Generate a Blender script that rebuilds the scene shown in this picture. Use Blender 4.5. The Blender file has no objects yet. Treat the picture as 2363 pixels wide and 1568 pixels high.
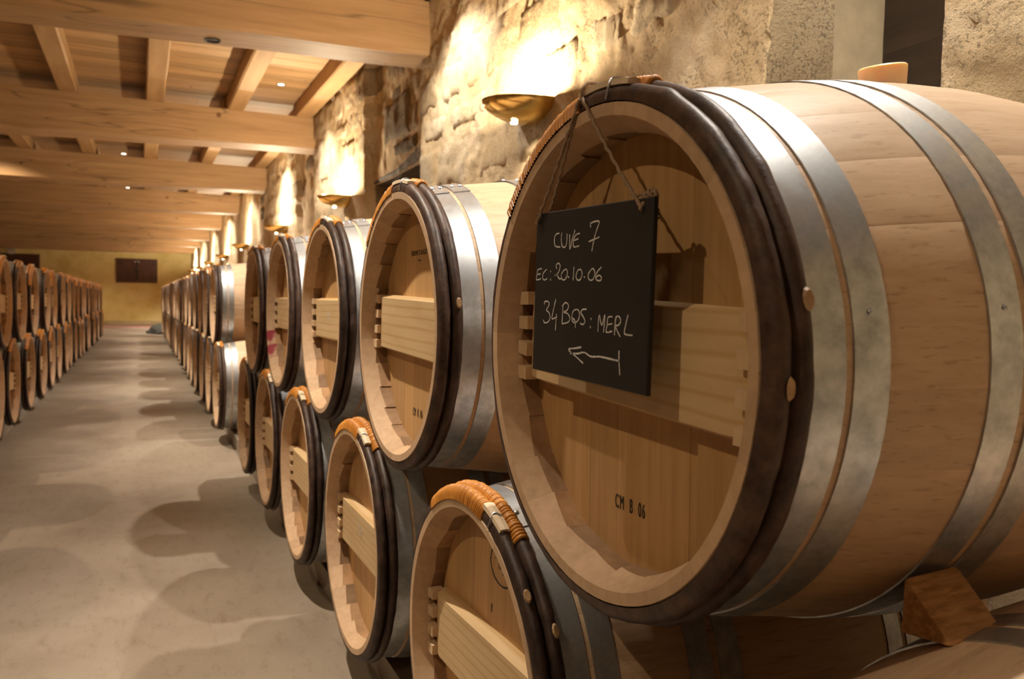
import bpy, math, random
import numpy as np
from math import pi, sin, cos, sqrt, radians as rad
random.seed(7)
rng = np.random.default_rng(11)
scene = bpy.context.scene
col = scene.collection

# ------------------------------------------------------------------ camera
cam_d = bpy.data.cameras.new('camera')
cam_d.sensor_width = 36.0
cam_d.lens = 1859.84 * 36.0 / 2363.0
cam_d.clip_start, cam_d.clip_end = 0.02, 100
cam = bpy.data.objects.new('camera', cam_d)
col.objects.link(cam)
YAW, PITCH, ROLL = rad(24.751), rad(2.5691), rad(1.0505)
from mathutils import Matrix, Vector
fw = Vector((sin(YAW) * cos(PITCH), cos(YAW) * cos(PITCH), -sin(PITCH)))
r0 = Vector((cos(YAW), -sin(YAW), 0)); u0 = r0.cross(fw)
rt = r0 * cos(ROLL) + u0 * sin(ROLL); up = u0 * cos(ROLL) - r0 * sin(ROLL)
cam.matrix_world = Matrix(((rt.x, up.x, -fw.x, 0), (rt.y, up.y, -fw.y, 0), (rt.z, up.z, -fw.z, 1.04), (0, 0, 0, 1)))
cam_d.dof.use_dof = True
cam_d.dof.focus_distance = 1.25
cam_d.dof.aperture_fstop = 7.1
scene.camera = cam

# ------------------------------------------------------------------ world, exposure
world = bpy.data.worlds.new('world'); scene.world = world
world.use_nodes = True
world.node_tree.nodes['Background'].inputs[0].default_value = (0.02, 0.016, 0.012, 1)
world.node_tree.nodes['Background'].inputs[1].default_value = 0.3
vs = scene.view_settings
vs.view_transform = 'Standard'; vs.look = 'None'; vs.gamma = 1.0; vs.use_curve_mapping = False
vs.exposure = 0.0
scene.cycles.max_bounces = 7
scene.cycles.diffuse_bounces = 5
scene.cycles.sample_clamp_indirect = 6.0
scene.cycles.caustics_reflective = False
RIGHT_W, LEFT_W, AISLE_W, SCONCE_W, SCONCE_DOWN_W = 275.0, 120.0, 420.0, 130.0, 9.0
RIGHT_COL, LEFT_COL, AISLE_COL, SCONCE_COL = (1.0, 0.92, 0.81), (1.0, 0.79, 0.53), (1.0, 0.88, 0.72), (1.0, 0.82, 0.57)

# ------------------------------------------------------------------ materials
def new_mat(name):
    m = bpy.data.materials.new(name); m.use_nodes = True
    nt = m.node_tree
    return m, nt, nt.nodes['Principled BSDF']

def N(nt, kind, **kw):
    n = nt.nodes.new(kind)
    for k, v in kw.items():
        if k == 'inp':
            for a, b in v.items(): n.inputs[a].default_value = b
        else: setattr(n, k, v)
    return n

def ramp(nt, stops, interp='LINEAR'):
    n = nt.nodes.new('ShaderNodeValToRGB'); cr = n.color_ramp; cr.interpolation = interp
    while len(cr.elements) < len(stops): cr.elements.new(0.5)
    for e, (p, c) in zip(cr.elements, stops): e.position = p; e.color = (*c, 1)
    return n

def coords(nt, scale, jitter=True):
    """object coordinates, stretched, shifted by a random amount per object"""
    tc = N(nt, 'ShaderNodeTexCoord'); mp = N(nt, 'ShaderNodeMapping'); mp.inputs['Scale'].default_value = scale
    nt.links.new(tc.outputs['Object'], mp.inputs['Vector'])
    if jitter:
        oi = N(nt, 'ShaderNodeObjectInfo'); at = N(nt, 'ShaderNodeAttribute', attribute_name='tint')
        ad = N(nt, 'ShaderNodeMath', operation='ADD'); mu = N(nt, 'ShaderNodeMath', operation='MULTIPLY', inp={1: 37.0})
        nt.links.new(oi.outputs['Random'], ad.inputs[0]); nt.links.new(at.outputs['Fac'], ad.inputs[1]); nt.links.new(ad.outputs[0], mu.inputs[0])
        va = N(nt, 'ShaderNodeVectorMath', operation='ADD')
        nt.links.new(mp.outputs[0], va.inputs[0]); nt.links.new(mu.outputs[0], va.inputs[1])
        return va.outputs[0], ad.outputs[0]
    return mp.outputs[0], None

def wood(name, dark, light, scale, rough=0.55, vary=0.25, bump=0.15, grain=1.0, bands=0.0, cracks=0.0, flecks=0.0, knots=0.0):
    m, nt, b = new_mat(name); L = nt.links.new
    v, rnd = coords(nt, scale)
    n1 = N(nt, 'ShaderNodeTexNoise', inp={'Scale': 1.0, 'Detail': 6.0, 'Roughness': 0.62, 'Distortion': 0.25}); L(v, n1.inputs['Vector'])
    rp = ramp(nt, [(0.28, dark), (0.72, light)]); L(n1.outputs['Fac'], rp.inputs[0])
    c = rp.outputs[0]
    h = n1.outputs['Fac']
    if bands:
        wv = N(nt, 'ShaderNodeTexWave', wave_type='BANDS', bands_direction='Z', inp={'Scale': bands, 'Distortion': 9.0, 'Detail': 2.5, 'Detail Scale': 0.35})
        L(v, wv.inputs['Vector'])
        rw = ramp(nt, [(0.0, (0.88, 0.81, 0.70)), (0.3, (1, 1, 1)), (1.0, (1, 1, 1))]); L(wv.outputs['Fac'], rw.inputs[0])
        mx = N(nt, 'ShaderNodeMix', data_type='RGBA', blend_type='MULTIPLY'); mx.inputs[0].default_value = 1.0
        L(c, mx.inputs[6]); L(rw.outputs[0], mx.inputs[7]); c = mx.outputs[2]
    if cracks:
        n2 = N(nt, 'ShaderNodeTexNoise', inp={'Scale': 0.55, 'Detail': 3.0, 'Roughness': 0.5, 'Distortion': 0.4}); vc = N(nt, 'ShaderNodeVectorMath', operation='MULTIPLY'); vc.inputs[1].default_value = (.5, .42, .42); L(v, vc.inputs[0]); L(vc.outputs[0], n2.inputs['Vector'])
        rc = ramp(nt, [(0.492, (1, 1, 1)), (0.5, (1 - cracks,) * 3), (0.508, (1, 1, 1))]); L(n2.outputs['Fac'], rc.inputs[0])
        mx = N(nt, 'ShaderNodeMix', data_type='RGBA', blend_type='MULTIPLY'); mx.inputs[0].default_value = 1.0
        L(c, mx.inputs[6]); L(rc.outputs[0], mx.inputs[7]); c = mx.outputs[2]
    if flecks:
        vm = N(nt, 'ShaderNodeVectorMath', operation='MULTIPLY'); vm.inputs[1].default_value = (2.6, 3.2, 3.2); L(v, vm.inputs[0])
        n5 = N(nt, 'ShaderNodeTexNoise', inp={'Scale': 1.0, 'Detail': 3.0, 'Roughness': 0.6}); L(vm.outputs[0], n5.inputs['Vector'])
        rf = ramp(nt, [(0.32, (1 - flecks, 1 - flecks * 1.15, 1 - flecks * 1.35)), (0.42, (1, 1, 1))]); L(n5.outputs['Fac'], rf.inputs[0])
        mx = N(nt, 'ShaderNodeMix', data_type='RGBA', blend_type='MULTIPLY'); mx.inputs[0].default_value = 1.0
        L(c, mx.inputs[6]); L(rf.outputs[0], mx.inputs[7]); c = mx.outputs[2]
    if knots:
        tk = N(nt, 'ShaderNodeTexCoord'); vk = N(nt, 'ShaderNodeTexVoronoi', inp={'Scale': knots}); nk = N(nt, 'ShaderNodeVectorMath', operation='ADD'); ok = N(nt, 'ShaderNodeObjectInfo'); mk = N(nt, 'ShaderNodeMath', operation='MULTIPLY', inp={1: 53.0})
        L(ok.outputs['Random'], mk.inputs[0]); L(tk.outputs['Object'], nk.inputs[0]); L(mk.outputs[0], nk.inputs[1]); L(nk.outputs[0], vk.inputs['Vector'])
        rk = ramp(nt, [(0.03, (0.35, 0.27, 0.2)), (0.075, (1, 1, 1))]); L(vk.outputs['Distance'], rk.inputs[0])
        mx = N(nt, 'ShaderNodeMix', data_type='RGBA', blend_type='MULTIPLY'); mx.inputs[0].default_value = 1.0
        L(c, mx.inputs[6]); L(rk.outputs[0], mx.inputs[7]); c = mx.outputs[2]
    if vary:
        fr = N(nt, 'ShaderNodeMath', operation='FRACT'); m3 = N(nt, 'ShaderNodeMath', operation='MULTIPLY', inp={1: 7.31})
        L(rnd, m3.inputs[0]); L(m3.outputs[0], fr.inputs[0])
        mr = N(nt, 'ShaderNodeMapRange', inp={'To Min': 1 - vary, 'To Max': 1 + vary * 0.5}); L(fr.outputs[0], mr.inputs['Value'])
        hs = N(nt, 'ShaderNodeHueSaturation'); L(mr.outputs[0], hs.inputs['Value']); L(c, hs.inputs['Color'])
        c = hs.outputs[0]
    L(c, b.inputs['Base Color'])
    b.inputs['Roughness'].default_value = rough
    b.inputs['Specular IOR Level'].default_value = 0.35
    if bump:
        bp = N(nt, 'ShaderNodeBump', inp={'Strength': bump, 'Distance': 0.002}); L(h, bp.inputs['Height']); L(bp.outputs[0], b.inputs['Normal'])
    return m

M = {}
M['oak'] = wood('oak_stave', (0.52, 0.35, 0.215), (0.66, 0.475, 0.315), (5, 70, 70), rough=0.5, vary=0.1, bump=0.12, flecks=0.22)
M['oak_end'] = wood('oak_end_grain', (0.47, 0.31, 0.18), (0.59, 0.40, 0.25), (60, 60, 60), rough=0.7, vary=0.12)
M['oak_in'] = wood('oak_chime_inside', (0.26, 0.14, 0.065), (0.42, 0.25, 0.125), (30, 30, 30), rough=0.7, vary=0.45)
M['head'] = wood('oak_head', (0.44, 0.245, 0.095), (0.58, 0.35, 0.152), (70, 70, 4), rough=0.5, vary=0.16, bump=0.1)
M['pine'] = wood('pine_bar', (0.55, 0.375, 0.19), (0.66, 0.475, 0.265), (12, 5, 30), rough=0.5, vary=0.1, bands=0.5)
M['peg'] = wood('peg_wood', (0.55, 0.38, 0.22), (0.68, 0.49, 0.31), (40, 40, 40), vary=0.1)
M['peel'] = wood('peeled_wood', (0.60, 0.45, 0.29), (0.76, 0.62, 0.45), (30, 30, 30), vary=0.05)
M['wicker'] = wood('osier', (0.38, 0.135, 0.02), (0.64, 0.275, 0.05), (90, 12, 12), rough=0.4, vary=0.12, bump=0.3)
M['beam'] = wood('beam_oak', (0.32, 0.185, 0.083), (0.48, 0.30, 0.152), (1.1, 18, 18), rough=0.6, vary=0.1, bump=0.4, cracks=0.45, knots=2.2)
M['joist'] = wood('joist_oak', (0.36, 0.21, 0.09), (0.52, 0.325, 0.155), (12, 1.2, 12), rough=0.6, vary=0.15, bump=0.4)
M['plank'] = wood('ceiling_plank', (0.29, 0.17, 0.075), (0.50, 0.315, 0.155), (1.6, 34, 34), rough=0.6, vary=0.3, bump=0.3, knots=3.0, flecks=0.3)
M['chock'] = wood('rough_chock', (0.24, 0.105, 0.03), (0.62, 0.33, 0.125), (30, 150, 170), rough=0.8, vary=0.05, bump=1.0)
M['lintel'] = wood('old_lintel', (0.055, 0.042, 0.034), (0.15, 0.115, 0.09), (25, 2, 25), rough=0.8, vary=0.1, bump=0.8, cracks=0.5)
M['shutter'] = wood('dark_shutter', (0.022, 0.014, 0.008), (0.05, 0.031, 0.018), (20, 3, 14), rough=0.5, vary=0.2, bump=0.4)
M['endshutter'] = wood('brown_shutter', (0.05, 0.016, 0.009), (0.095, 0.034, 0.017), (20, 20, 3), rough=0.5, vary=0.1)

def stained(src, name):
    m = src.copy(); m.name = name; nt = m.node_tree; b = nt.nodes['Principled BSDF']; L = nt.links.new
    old = b.inputs['Base Color'].links[0].from_socket
    no = N(nt, 'ShaderNodeTexNoise', inp={'Scale': 18.0, 'Detail': 3.0}); tc = N(nt, 'ShaderNodeTexCoord'); L(tc.outputs['Object'], no.inputs['Vector'])
    rp = ramp(nt, [(0.38, (0.15, 0.15, 0.15)), (0.5, (1, 1, 1))]); L(no.outputs['Fac'], rp.inputs[0])
    mx = N(nt, 'ShaderNodeMix', data_type='RGBA'); L(rp.outputs[0], mx.inputs[0]); L(old, mx.inputs[6]); mx.inputs[7].default_value = (0.28, 0.03, 0.045, 1)
    L(mx.outputs[2], b.inputs['Base Color'])
    return m
M['oak_stain'] = stained(M['oak_end'], 'wine_stained_oak')

def bark():
    m, nt, b = new_mat('chestnut_bark'); L = nt.links.new
    v, rnd = coords(nt, (55, 30, 30))
    n1 = N(nt, 'ShaderNodeTexNoise', inp={'Scale': 1.0, 'Detail': 5.0, 'Roughness': 0.65}); L(v, n1.inputs['Vector'])
    rp = ramp(nt, [(0.3, (0.016, 0.008, 0.005)), (0.55, (0.058, 0.031, 0.021)), (0.75, (0.105, 0.058, 0.04)), (0.9, (0.20, 0.12, 0.075))]); L(n1.outputs['Fac'], rp.inputs[0])
    hs = N(nt, 'ShaderNodeHueSaturation'); mr = N(nt, 'ShaderNodeMapRange', inp={'To Min': 0.6, 'To Max': 1.35}); L(rnd, mr.inputs['Value']); L(mr.outputs[0], hs.inputs['Value']); L(rp.outputs[0], hs.inputs['Color'])
    L(hs.outputs[0], b.inputs['Base Color']); b.inputs['Roughness'].default_value = 0.5; b.inputs['Specular IOR Level'].default_value = 0.35
    bp = N(nt, 'ShaderNodeBump', inp={'Strength': 0.7, 'Distance': 0.002}); L(n1.outputs['Fac'], bp.inputs['Height']); L(bp.outputs[0], b.inputs['Normal'])
    return m
M['bark'] = bark()

def metal(name, c0, c1, rough, scale, metallic=1.0):
    m, nt, b = new_mat(name); L = nt.links.new
    v, _ = coords(nt, (scale,) * 3)
    n1 = N(nt, 'ShaderNodeTexNoise', inp={'Scale': 1.0, 'Detail': 5.0, 'Roughness': 0.7}); L(v, n1.inputs['Vector'])
    rp = ramp(nt, [(0.35, c0), (0.65, c1)]); L(n1.outputs['Fac'], rp.inputs[0]); L(rp.outputs[0], b.inputs['Base Color'])
    mr = N(nt, 'ShaderNodeMapRange', inp={'From Min': 0.3, 'From Max': 0.7, 'To Min': rough + 0.1, 'To Max': rough - 0.06}); L(n1.outputs['Fac'], mr.inputs['Value']); L(mr.outputs[0], b.inputs['Roughness'])
    b.inputs['Metallic'].default_value = metallic
    bp = N(nt, 'ShaderNodeBump', inp={'Strength': 0.08, 'Distance': 0.002}); L(n1.outputs['Fac'], bp.inputs['Height']); L(bp.outputs[0], b.inputs['Normal'])
    return m
M['zinc'] = metal('galvanised_steel', (0.36, 0.375, 0.385), (0.58, 0.60, 0.615), 0.40, 26)
M['brass'] = metal('brass', (0.72, 0.47, 0.14), (0.85, 0.60, 0.22), 0.16, 4)
M['iron'] = metal('black_iron', (0.02, 0.02, 0.02), (0.05, 0.045, 0.04), 0.5, 20)

def plain(name, c, rough=0.6, var=0.15, scale=12, bump=0.0, metallic=0.0):
    m, nt, b = new_mat(name); L = nt.links.new
    v, _ = coords(nt, (scale,) * 3, False)
    n1 = N(nt, 'ShaderNodeTexNoise', inp={'Scale': 1.0, 'Detail': 5.0, 'Roughness': 0.6}); L(v, n1.inputs['Vector'])
    rp = ramp(nt, [(0.3, tuple(x * (1 - var) for x in c)), (0.7, tuple(min(1, x * (1 + var)) for x in c))]); L(n1.outputs['Fac'], rp.inputs[0])
    L(rp.outputs[0], b.inputs['Base Color']); b.inputs['Roughness'].default_value = rough; b.inputs['Metallic'].default_value = metallic
    if bump:
        bp = N(nt, 'ShaderNodeBump', inp={'Strength': bump, 'Distance': 0.01}); L(n1.outputs['Fac'], bp.inputs['Height']); L(bp.outputs[0], b.inputs['Normal'])
    return m
M['slate'] = plain('slate_board', (0.012, 0.0115, 0.011), 0.55, 0.2, 20)
M['chalk'] = plain('chalk', (0.62, 0.60, 0.56), 0.9, 0.35, 260)
M['rope'] = plain('hemp_rope', (0.30, 0.20, 0.12), 0.85, 0.3, 300, 0.4)
M['ink'] = plain('black_ink', (0.02, 0.013, 0.008), 0.6, 0.1)
M['knot'] = wood('cut_knot', (0.28, 0.16, 0.07), (0.46, 0.30, 0.16), (60, 60, 60), vary=0.3)
M['rail'] = plain('concrete_rail', (0.33, 0.29, 0.24), 0.8, 0.15, 9, 0.2)
M['lampcase'] = plain('grey_plastic', (0.35, 0.38, 0.36), 0.5, 0.05)
M['tarp'] = plain('dark_heap', (0.022, 0.022, 0.014), 0.8, 0.3, 6, 0.4)
M['smooth_plaster'] = plain('jamb_plaster', (0.44, 0.34, 0.205), 0.85, 0.16, 7, 0.35)
M['whitewash'] = plain('lime_wash', (0.58, 0.50, 0.38), 0.85, 0.12, 3, 0.2)
M['terracotta'] = plain('red_floor', (0.17, 0.085, 0.06), 0.7, 0.2, 4)
M['ledge'] = plain('stone_ledge', (0.40, 0.31, 0.16), 0.8, 0.15, 5)

def bung_mat():
    m, nt, b = new_mat('silicone_bung')
    b.inputs['Base Color'].default_value = (0.84, 0.62, 0.36, 1); b.inputs['Roughness'].default_value = 0.4
    b.inputs['Subsurface Weight'].default_value = 0.8; b.inputs['Subsurface Radius'].default_value = (0.03, 0.015, 0.005); b.inputs['Subsurface Scale'].default_value = 0.6
    v, _ = coords(nt, (40, 40, 40), False)
    n1 = N(nt, 'ShaderNodeTexNoise', inp={'Scale': 1.0}); nt.links.new(v, n1.inputs['Vector'])
    rp = ramp(nt, [(0.3, (0.86, 0.68, 0.45)), (0.7, (0.90, 0.74, 0.52))]); nt.links.new(n1.outputs['Fac'], rp.inputs[0]); nt.links.new(rp.outputs[0], b.inputs['Base Color'])
    return m
M['bung'] = bung_mat()

def stone(name, cols, fine=80.0, bump=0.9, world_coords=True):
    """rough limestone / lime mortar: colour patches, pits and coarse relief"""
    m, nt, b = new_mat(name); L = nt.links.new
    tc = N(nt, 'ShaderNodeTexCoord'); v = tc.outputs['Object']
    n1 = N(nt, 'ShaderNodeTexNoise', inp={'Scale': 3.2, 'Detail': 8.0, 'Roughness': 0.68, 'Distortion': 0.4}); L(v, n1.inputs['Vector'])
    rp = ramp(nt, [(0.30, cols[0]), (0.5, cols[1]), (0.68, cols[2])]); L(n1.outputs['Fac'], rp.inputs[0])
    n2 = N(nt, 'ShaderNodeTexNoise', inp={'Scale': fine, 'Detail': 6.0, 'Roughness': 0.65}); L(v, n2.inputs['Vector'])
    pit = ramp(nt, [(0.37, (0, 0, 0)), (0.45, (1, 1, 1))]); L(n2.outputs['Fac'], pit.inputs[0])
    n3 = N(nt, 'ShaderNodeTexNoise', inp={'Scale': 4.0, 'Detail': 3.0}); L(v, n3.inputs['Vector'])
    gate = ramp(nt, [(0.42, (1, 1, 1)), (0.56, (0, 0, 0))]); L(n3.outputs['Fac'], gate.inputs[0])
    mxp = N(nt, 'ShaderNodeMath', operation='MAXIMUM'); L(pit.outputs[0], mxp.inputs[0]); L(gate.outputs[0], mxp.inputs[1])
    n4 = N(nt, 'ShaderNodeTexNoise', inp={'Scale': fine * 4, 'Detail': 3.0, 'Roughness': 0.7}); L(v, n4.inputs['Vector'])
    pc = N(nt, 'ShaderNodeMapRange', inp={'To Min': 0.62, 'To Max': 1.0}); L(mxp.outputs[0], pc.inputs['Value'])
    mx = N(nt, 'ShaderNodeMix', data_type='RGBA', blend_type='MULTIPLY'); mx.inputs[0].default_value = 1.0; L(rp.outputs[0], mx.inputs[6]); L(pc.outputs[0], mx.inputs[7])
    oi = N(nt, 'ShaderNodeObjectInfo'); mr = N(nt, 'ShaderNodeMapRange', inp={'To Min': 0.85, 'To Max': 1.12}); L(oi.outputs['Random'], mr.inputs['Value'])
    hs = N(nt, 'ShaderNodeHueSaturation'); L(mr.outputs[0], hs.inputs['Value']); L(mx.outputs[2], hs.inputs['Color'])
    L(hs.outputs[0], b.inputs['Base Color']); b.inputs['Roughness'].default_value = 0.9; b.inputs['Specular IOR Level'].default_value = 0.2
    h4 = N(nt, 'ShaderNodeMath', operation='MULTIPLY_ADD', inp={1: 0.35}); L(n4.outputs['Fac'], h4.inputs[0]); L(mxp.outputs[0], h4.inputs[2])
    hh = N(nt, 'ShaderNodeMath', operation='MULTIPLY_ADD', inp={1: 1.1}); L(n2.outputs['Fac'], hh.inputs[0]); L(h4.outputs[0], hh.inputs[2])
    bp = N(nt, 'ShaderNodeBump', inp={'Strength': bump, 'Distance': 0.014}); L(hh.outputs[0], bp.inputs['Height']); L(bp.outputs[0], b.inputs['Normal'])
    return m
M['mortar'] = stone('lime_mortar', [(0.54, 0.39, 0.21), (0.68, 0.515, 0.31), (0.76, 0.61, 0.41)])
M['stone_a'] = stone('limestone_pale', [(0.54, 0.41, 0.245), (0.68, 0.545, 0.36), (0.77, 0.65, 0.47)], 70)
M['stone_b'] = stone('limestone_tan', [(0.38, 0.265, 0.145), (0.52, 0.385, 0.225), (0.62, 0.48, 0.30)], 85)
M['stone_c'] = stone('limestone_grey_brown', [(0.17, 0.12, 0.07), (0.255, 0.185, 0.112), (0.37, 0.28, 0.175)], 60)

def end_plaster():
    m, nt, b = new_mat('yellow_plaster'); L = nt.links.new
    tc = N(nt, 'ShaderNodeTexCoord'); v = tc.outputs['Object']
    n1 = N(nt, 'ShaderNodeTexNoise', inp={'Scale': 1.4, 'Detail': 7.0, 'Roughness': 0.6}); L(v, n1.inputs['Vector'])
    rp = ramp(nt, [(0.34, (0.62, 0.47, 0.17)), (0.5, (0.74, 0.59, 0.25)), (0.66, (0.78, 0.64, 0.33))]); L(n1.outputs['Fac'], rp.inputs[0])
    L(rp.outputs[0], b.inputs['Base Color']); b.inputs['Roughness'].default_value = 0.9
    bp = N(nt, 'ShaderNodeBump', inp={'Strength': 0.3, 'Distance': 0.01}); L(n1.outputs['Fac'], bp.inputs['Height']); L(bp.outputs[0], b.inputs['Normal'])
    return m
M['yellow'] = end_plaster()

def floor_mat():
    m, nt, b = new_mat('worn_concrete'); L = nt.links.new
    tc = N(nt, 'ShaderNodeTexCoord'); v = tc.outputs['Object']
    n1 = N(nt, 'ShaderNodeTexNoise', inp={'Scale': 1.3, 'Detail': 9.0, 'Roughness': 0.62, 'Distortion': 0.3}); L(v, n1.inputs['Vector'])
    rp = ramp(nt, [(0.3, (0.20, 0.155, 0.112)), (0.5, (0.265, 0.212, 0.158)), (0.7, (0.315, 0.26, 0.20))]); L(n1.outputs['Fac'], rp.inputs[0])
    mp = N(nt, 'ShaderNodeMapping'); mp.inputs['Scale'].default_value = (3.0, 1.0, 1); L(v, mp.inputs[0])
    n2 = N(nt, 'ShaderNodeTexNoise', inp={'Scale': 9.0, 'Detail': 6.0, 'Roughness': 0.7, 'Distortion': 0.2}); L(mp.outputs[0], n2.inputs['Vector'])
    rs = ramp(nt, [(0.32, (0.82, 0.79, 0.76)), (0.47, (1, 1, 1))]); L(n2.outputs['Fac'], rs.inputs[0])
    n3 = N(nt, 'ShaderNodeTexNoise', inp={'Scale': 120.0, 'Detail': 3.0}); L(v, n3.inputs['Vector'])
    mr = N(nt, 'ShaderNodeMapRange', inp={'To Min': 0.88, 'To Max': 1.12}); L(n3.outputs['Fac'], mr.inputs['Value'])
    mx = N(nt, 'ShaderNodeMix', data_type='RGBA', blend_type='MULTIPLY'); mx.inputs[0].default_value = 1.0; L(rp.outputs[0], mx.inputs[6]); L(rs.outputs[0], mx.inputs[7])
    my = N(nt, 'ShaderNodeMix', data_type='RGBA', blend_type='MULTIPLY'); my.inputs[0].default_value = 1.0; L(mx.outputs[2], my.inputs[6]); L(mr.outputs[0], my.inputs[7])
    L(my.outputs[2], b.inputs['Base Color'])
    b.inputs['Roughness'].default_value = 0.62; b.inputs['Specular IOR Level'].default_value = 0.3
    bp = N(nt, 'ShaderNodeBump', inp={'Strength': 0.25, 'Distance': 0.004}); L(n2.outputs['Fac'], bp.inputs['Height']); L(bp.outputs[0], b.inputs['Normal'])
    return m
M['floor'] = floor_mat()

def emit(name, c, s):
    m, nt, b = new_mat(name)
    b.inputs['Base Color'].default_value = (*c, 1); b.inputs['Emission Color'].default_value = (*c, 1); b.inputs['Emission Strength'].default_value = s
    return m
M['lamp'] = emit('lamp_lens', (1.0, 0.88, 0.66), 14.0)

# ------------------------------------------------------------------ mesh helpers
class MB:
    def __init__(s): s.v = []; s.f = []; s.m = []; s.t = []; s.sm = []
    def add(s, verts, faces, mi=0, tint=0.0, smooth=False):
        o = len(s.v); s.v += [tuple(p) for p in verts]
        for f in faces: s.f.append(tuple(i + o for i in f)); s.m.append(mi); s.t.append(tint); s.sm.append(smooth)
    def box(s, a, b, mi=0, tint=0.0):
        (x0, y0, z0), (x1, y1, z1) = a, b
        v = [(x0, y0, z0), (x1, y0, z0), (x1, y1, z0), (x0, y1, z0), (x0, y0, z1), (x1, y0, z1), (x1, y1, z1), (x0, y1, z1)]
        s.add(v, [(0, 3, 2, 1), (4, 5, 6, 7), (0, 1, 5, 4), (1, 2, 6, 5), (2, 3, 7, 6), (3, 0, 4, 7)], mi, tint)
    def grid(s, P, mi=0, smooth=True, tint=0.0, closed_u=False, closed_v=False):
        """P[i][j] points"""
        nu, nv = len(P), len(P[0]); fs = []
        for i in range(nu if closed_u else nu - 1):
            for j in range(nv if closed_v else nv - 1):
                a, b = i, (i + 1) % nu; c, d = j, (j + 1) % nv
                fs.append((a * nv + c, b * nv + c, b * nv + d, a * nv + d))
        s.add([p for r in P for p in r], fs, mi, tint, smooth)
    def tube(s, pts, r, n=8, mi=0, caps=True):
        pts = [Vector(p) for p in pts]; rings = []
        for i, p in enumerate(pts):
            t = (pts[min(i + 1, len(pts) - 1)] - pts[max(i - 1, 0)]).normalized()
            a = t.orthogonal().normalized() if i == 0 else (a - t * a.dot(t)).normalized()
            b = t.cross(a); ri = r[i] if hasattr(r, '__len__') else r
            rings.append([p + (a * cos(2 * pi * k / n) + b * sin(2 * pi * k / n)) * ri for k in range(n)])
        s.grid(rings, mi, True, 0.0, False, True)
        if caps:
            o = len(s.v) - len(pts) * n
            s.f.append(tuple(range(o + n - 1, o - 1, -1))); s.f.append(tuple(range(len(s.v) - n, len(s.v))))
            s.m += [mi, mi]; s.t += [0, 0]; s.sm += [False, False]
    def mesh(s, name, mats, angle=35):
        me = bpy.data.meshes.new(name); me.from_pydata(s.v, [], s.f); 
        for m in mats: me.materials.append(M[m])
        me.polygons.foreach_set('material_index', s.m); me.polygons.foreach_set('use_smooth', s.sm)
        if any(s.t):
            a = me.attributes.new('tint', 'FLOAT', 'FACE'); a.data.foreach_set('value', s.t)
        me.update()
        if any(s.sm): me.set_sharp_from_angle(angle=rad(angle))
        return me

def link(name, me, parent=None, loc=(0, 0, 0), rot=(0, 0, 0)):
    o = bpy.data.objects.new(name, me); col.objects.link(o)
    o.parent = parent; o.location = loc; o.rotation_euler = rot
    return o
def tag(o, label=None, cat=None, group=None, kind=None):
    for k, v in (('label', label), ('category', cat), ('group', group), ('kind', kind)):
        if v: o[k] = v
    return o
def empty(name, loc=(0, 0, 0), rot=(0, 0, 0), parent=None):
    o = link(name, None, parent, loc, rot); o.empty_display_size = 0.05
    return o

def vnoise(x, y, seed=0):
    """value noise on numpy arrays, about -1..1"""
    x = np.asarray(x, float); y = np.asarray(y, float)
    xi, yi = np.floor(x).astype(np.int64), np.floor(y).astype(np.int64); fx, fy = x - xi, y - yi
    fx = fx * fx * (3 - 2 * fx); fy = fy * fy * (3 - 2 * fy)
    def h(a, b):
        n = (a * 374761393 + b * 668265263 + seed * 974634777) & 0x7fffffff
        n = ((n ^ (n >> 13)) * 1274126177) & 0x7fffffff
        n = (n ^ (n >> 16)) & 0xffff
        return n / 32767.5 - 1
    return (h(xi, yi) * (1 - fx) + h(xi + 1, yi) * fx) * (1 - fy) + (h(xi, yi + 1) * (1 - fx) + h(xi + 1, yi + 1) * fx) * fy
def fbm(x, y, seed=0, oct=4, gain=0.5):
    s = 0; a = 1; f = 1
    for i in range(oct): s = s + a * vnoise(x * f, y * f, seed + i); a *= gain; f *= 2.03
    return s

WALL_X, ROOM_L, Y_BACK, Y_END, CEIL = 1.75, -5.2, -5.2, 33.0, 3.19
# ------------------------------------------------------------------ floor, far walls
fl = MB()
fl.box((ROOM_L, Y_BACK, -0.1), (WALL_X + 0.7, Y_END, 0.0))
floor = tag(link('floor', fl.mesh('floor', ['floor'])), kind='structure')
w = MB(); w.box((ROOM_L - 0.2, Y_BACK, 0), (ROOM_L, Y_END, 3.3)); tag(link('wall_left', w.mesh('wall_left', ['whitewash'])), kind='structure')
w = MB(); w.box((ROOM_L - 0.2, Y_BACK - 0.2, 0), (WALL_X + 0.7, Y_BACK, 3.3)); tag(link('wall_back', w.mesh('wall_back', ['whitewash'])), kind='structure')

# end wall: yellow plaster, low stone ledge, red floor strip
w = MB()
ys = np.linspace(ROOM_L, WALL_X + 0.7, 120); zs = np.linspace(0, 3.3, 60)
P = [[(x, Y_END + 0.012 * float(fbm(x * 1.5, z * 1.5, 5)), z) for z in zs] for x in ys]
w.grid(P); w.box((ROOM_L, Y_END + 0.05, 0), (WALL_X + 0.7, Y_END + 0.25, 3.3))
tag(link('wall_end', w.mesh('wall_end', ['yellow'], 60)), kind='structure')
w = MB(); w.box((ROOM_L, Y_END - 0.55, 0), (WALL_X + 0.6, Y_END - 0.02, 0.13)); tag(link('baseboard_end', w.mesh('baseboard_end', ['ledge'])), kind='structure')
w = MB(); w.box((ROOM_L, 28.6, 0.0), (WALL_X, Y_END - 0.55, 0.012)); tag(link('trim_1', w.mesh('trim_1', ['terracotta'])), kind='structure')

def at_end(px, py):
    d = rt * ((px - 1181.5) / 1859.84) - up * ((py - 784) / 1859.84) + fw
    return Vector((0, 0, 1.04)) + d * (Y_END / d.y)
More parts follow.
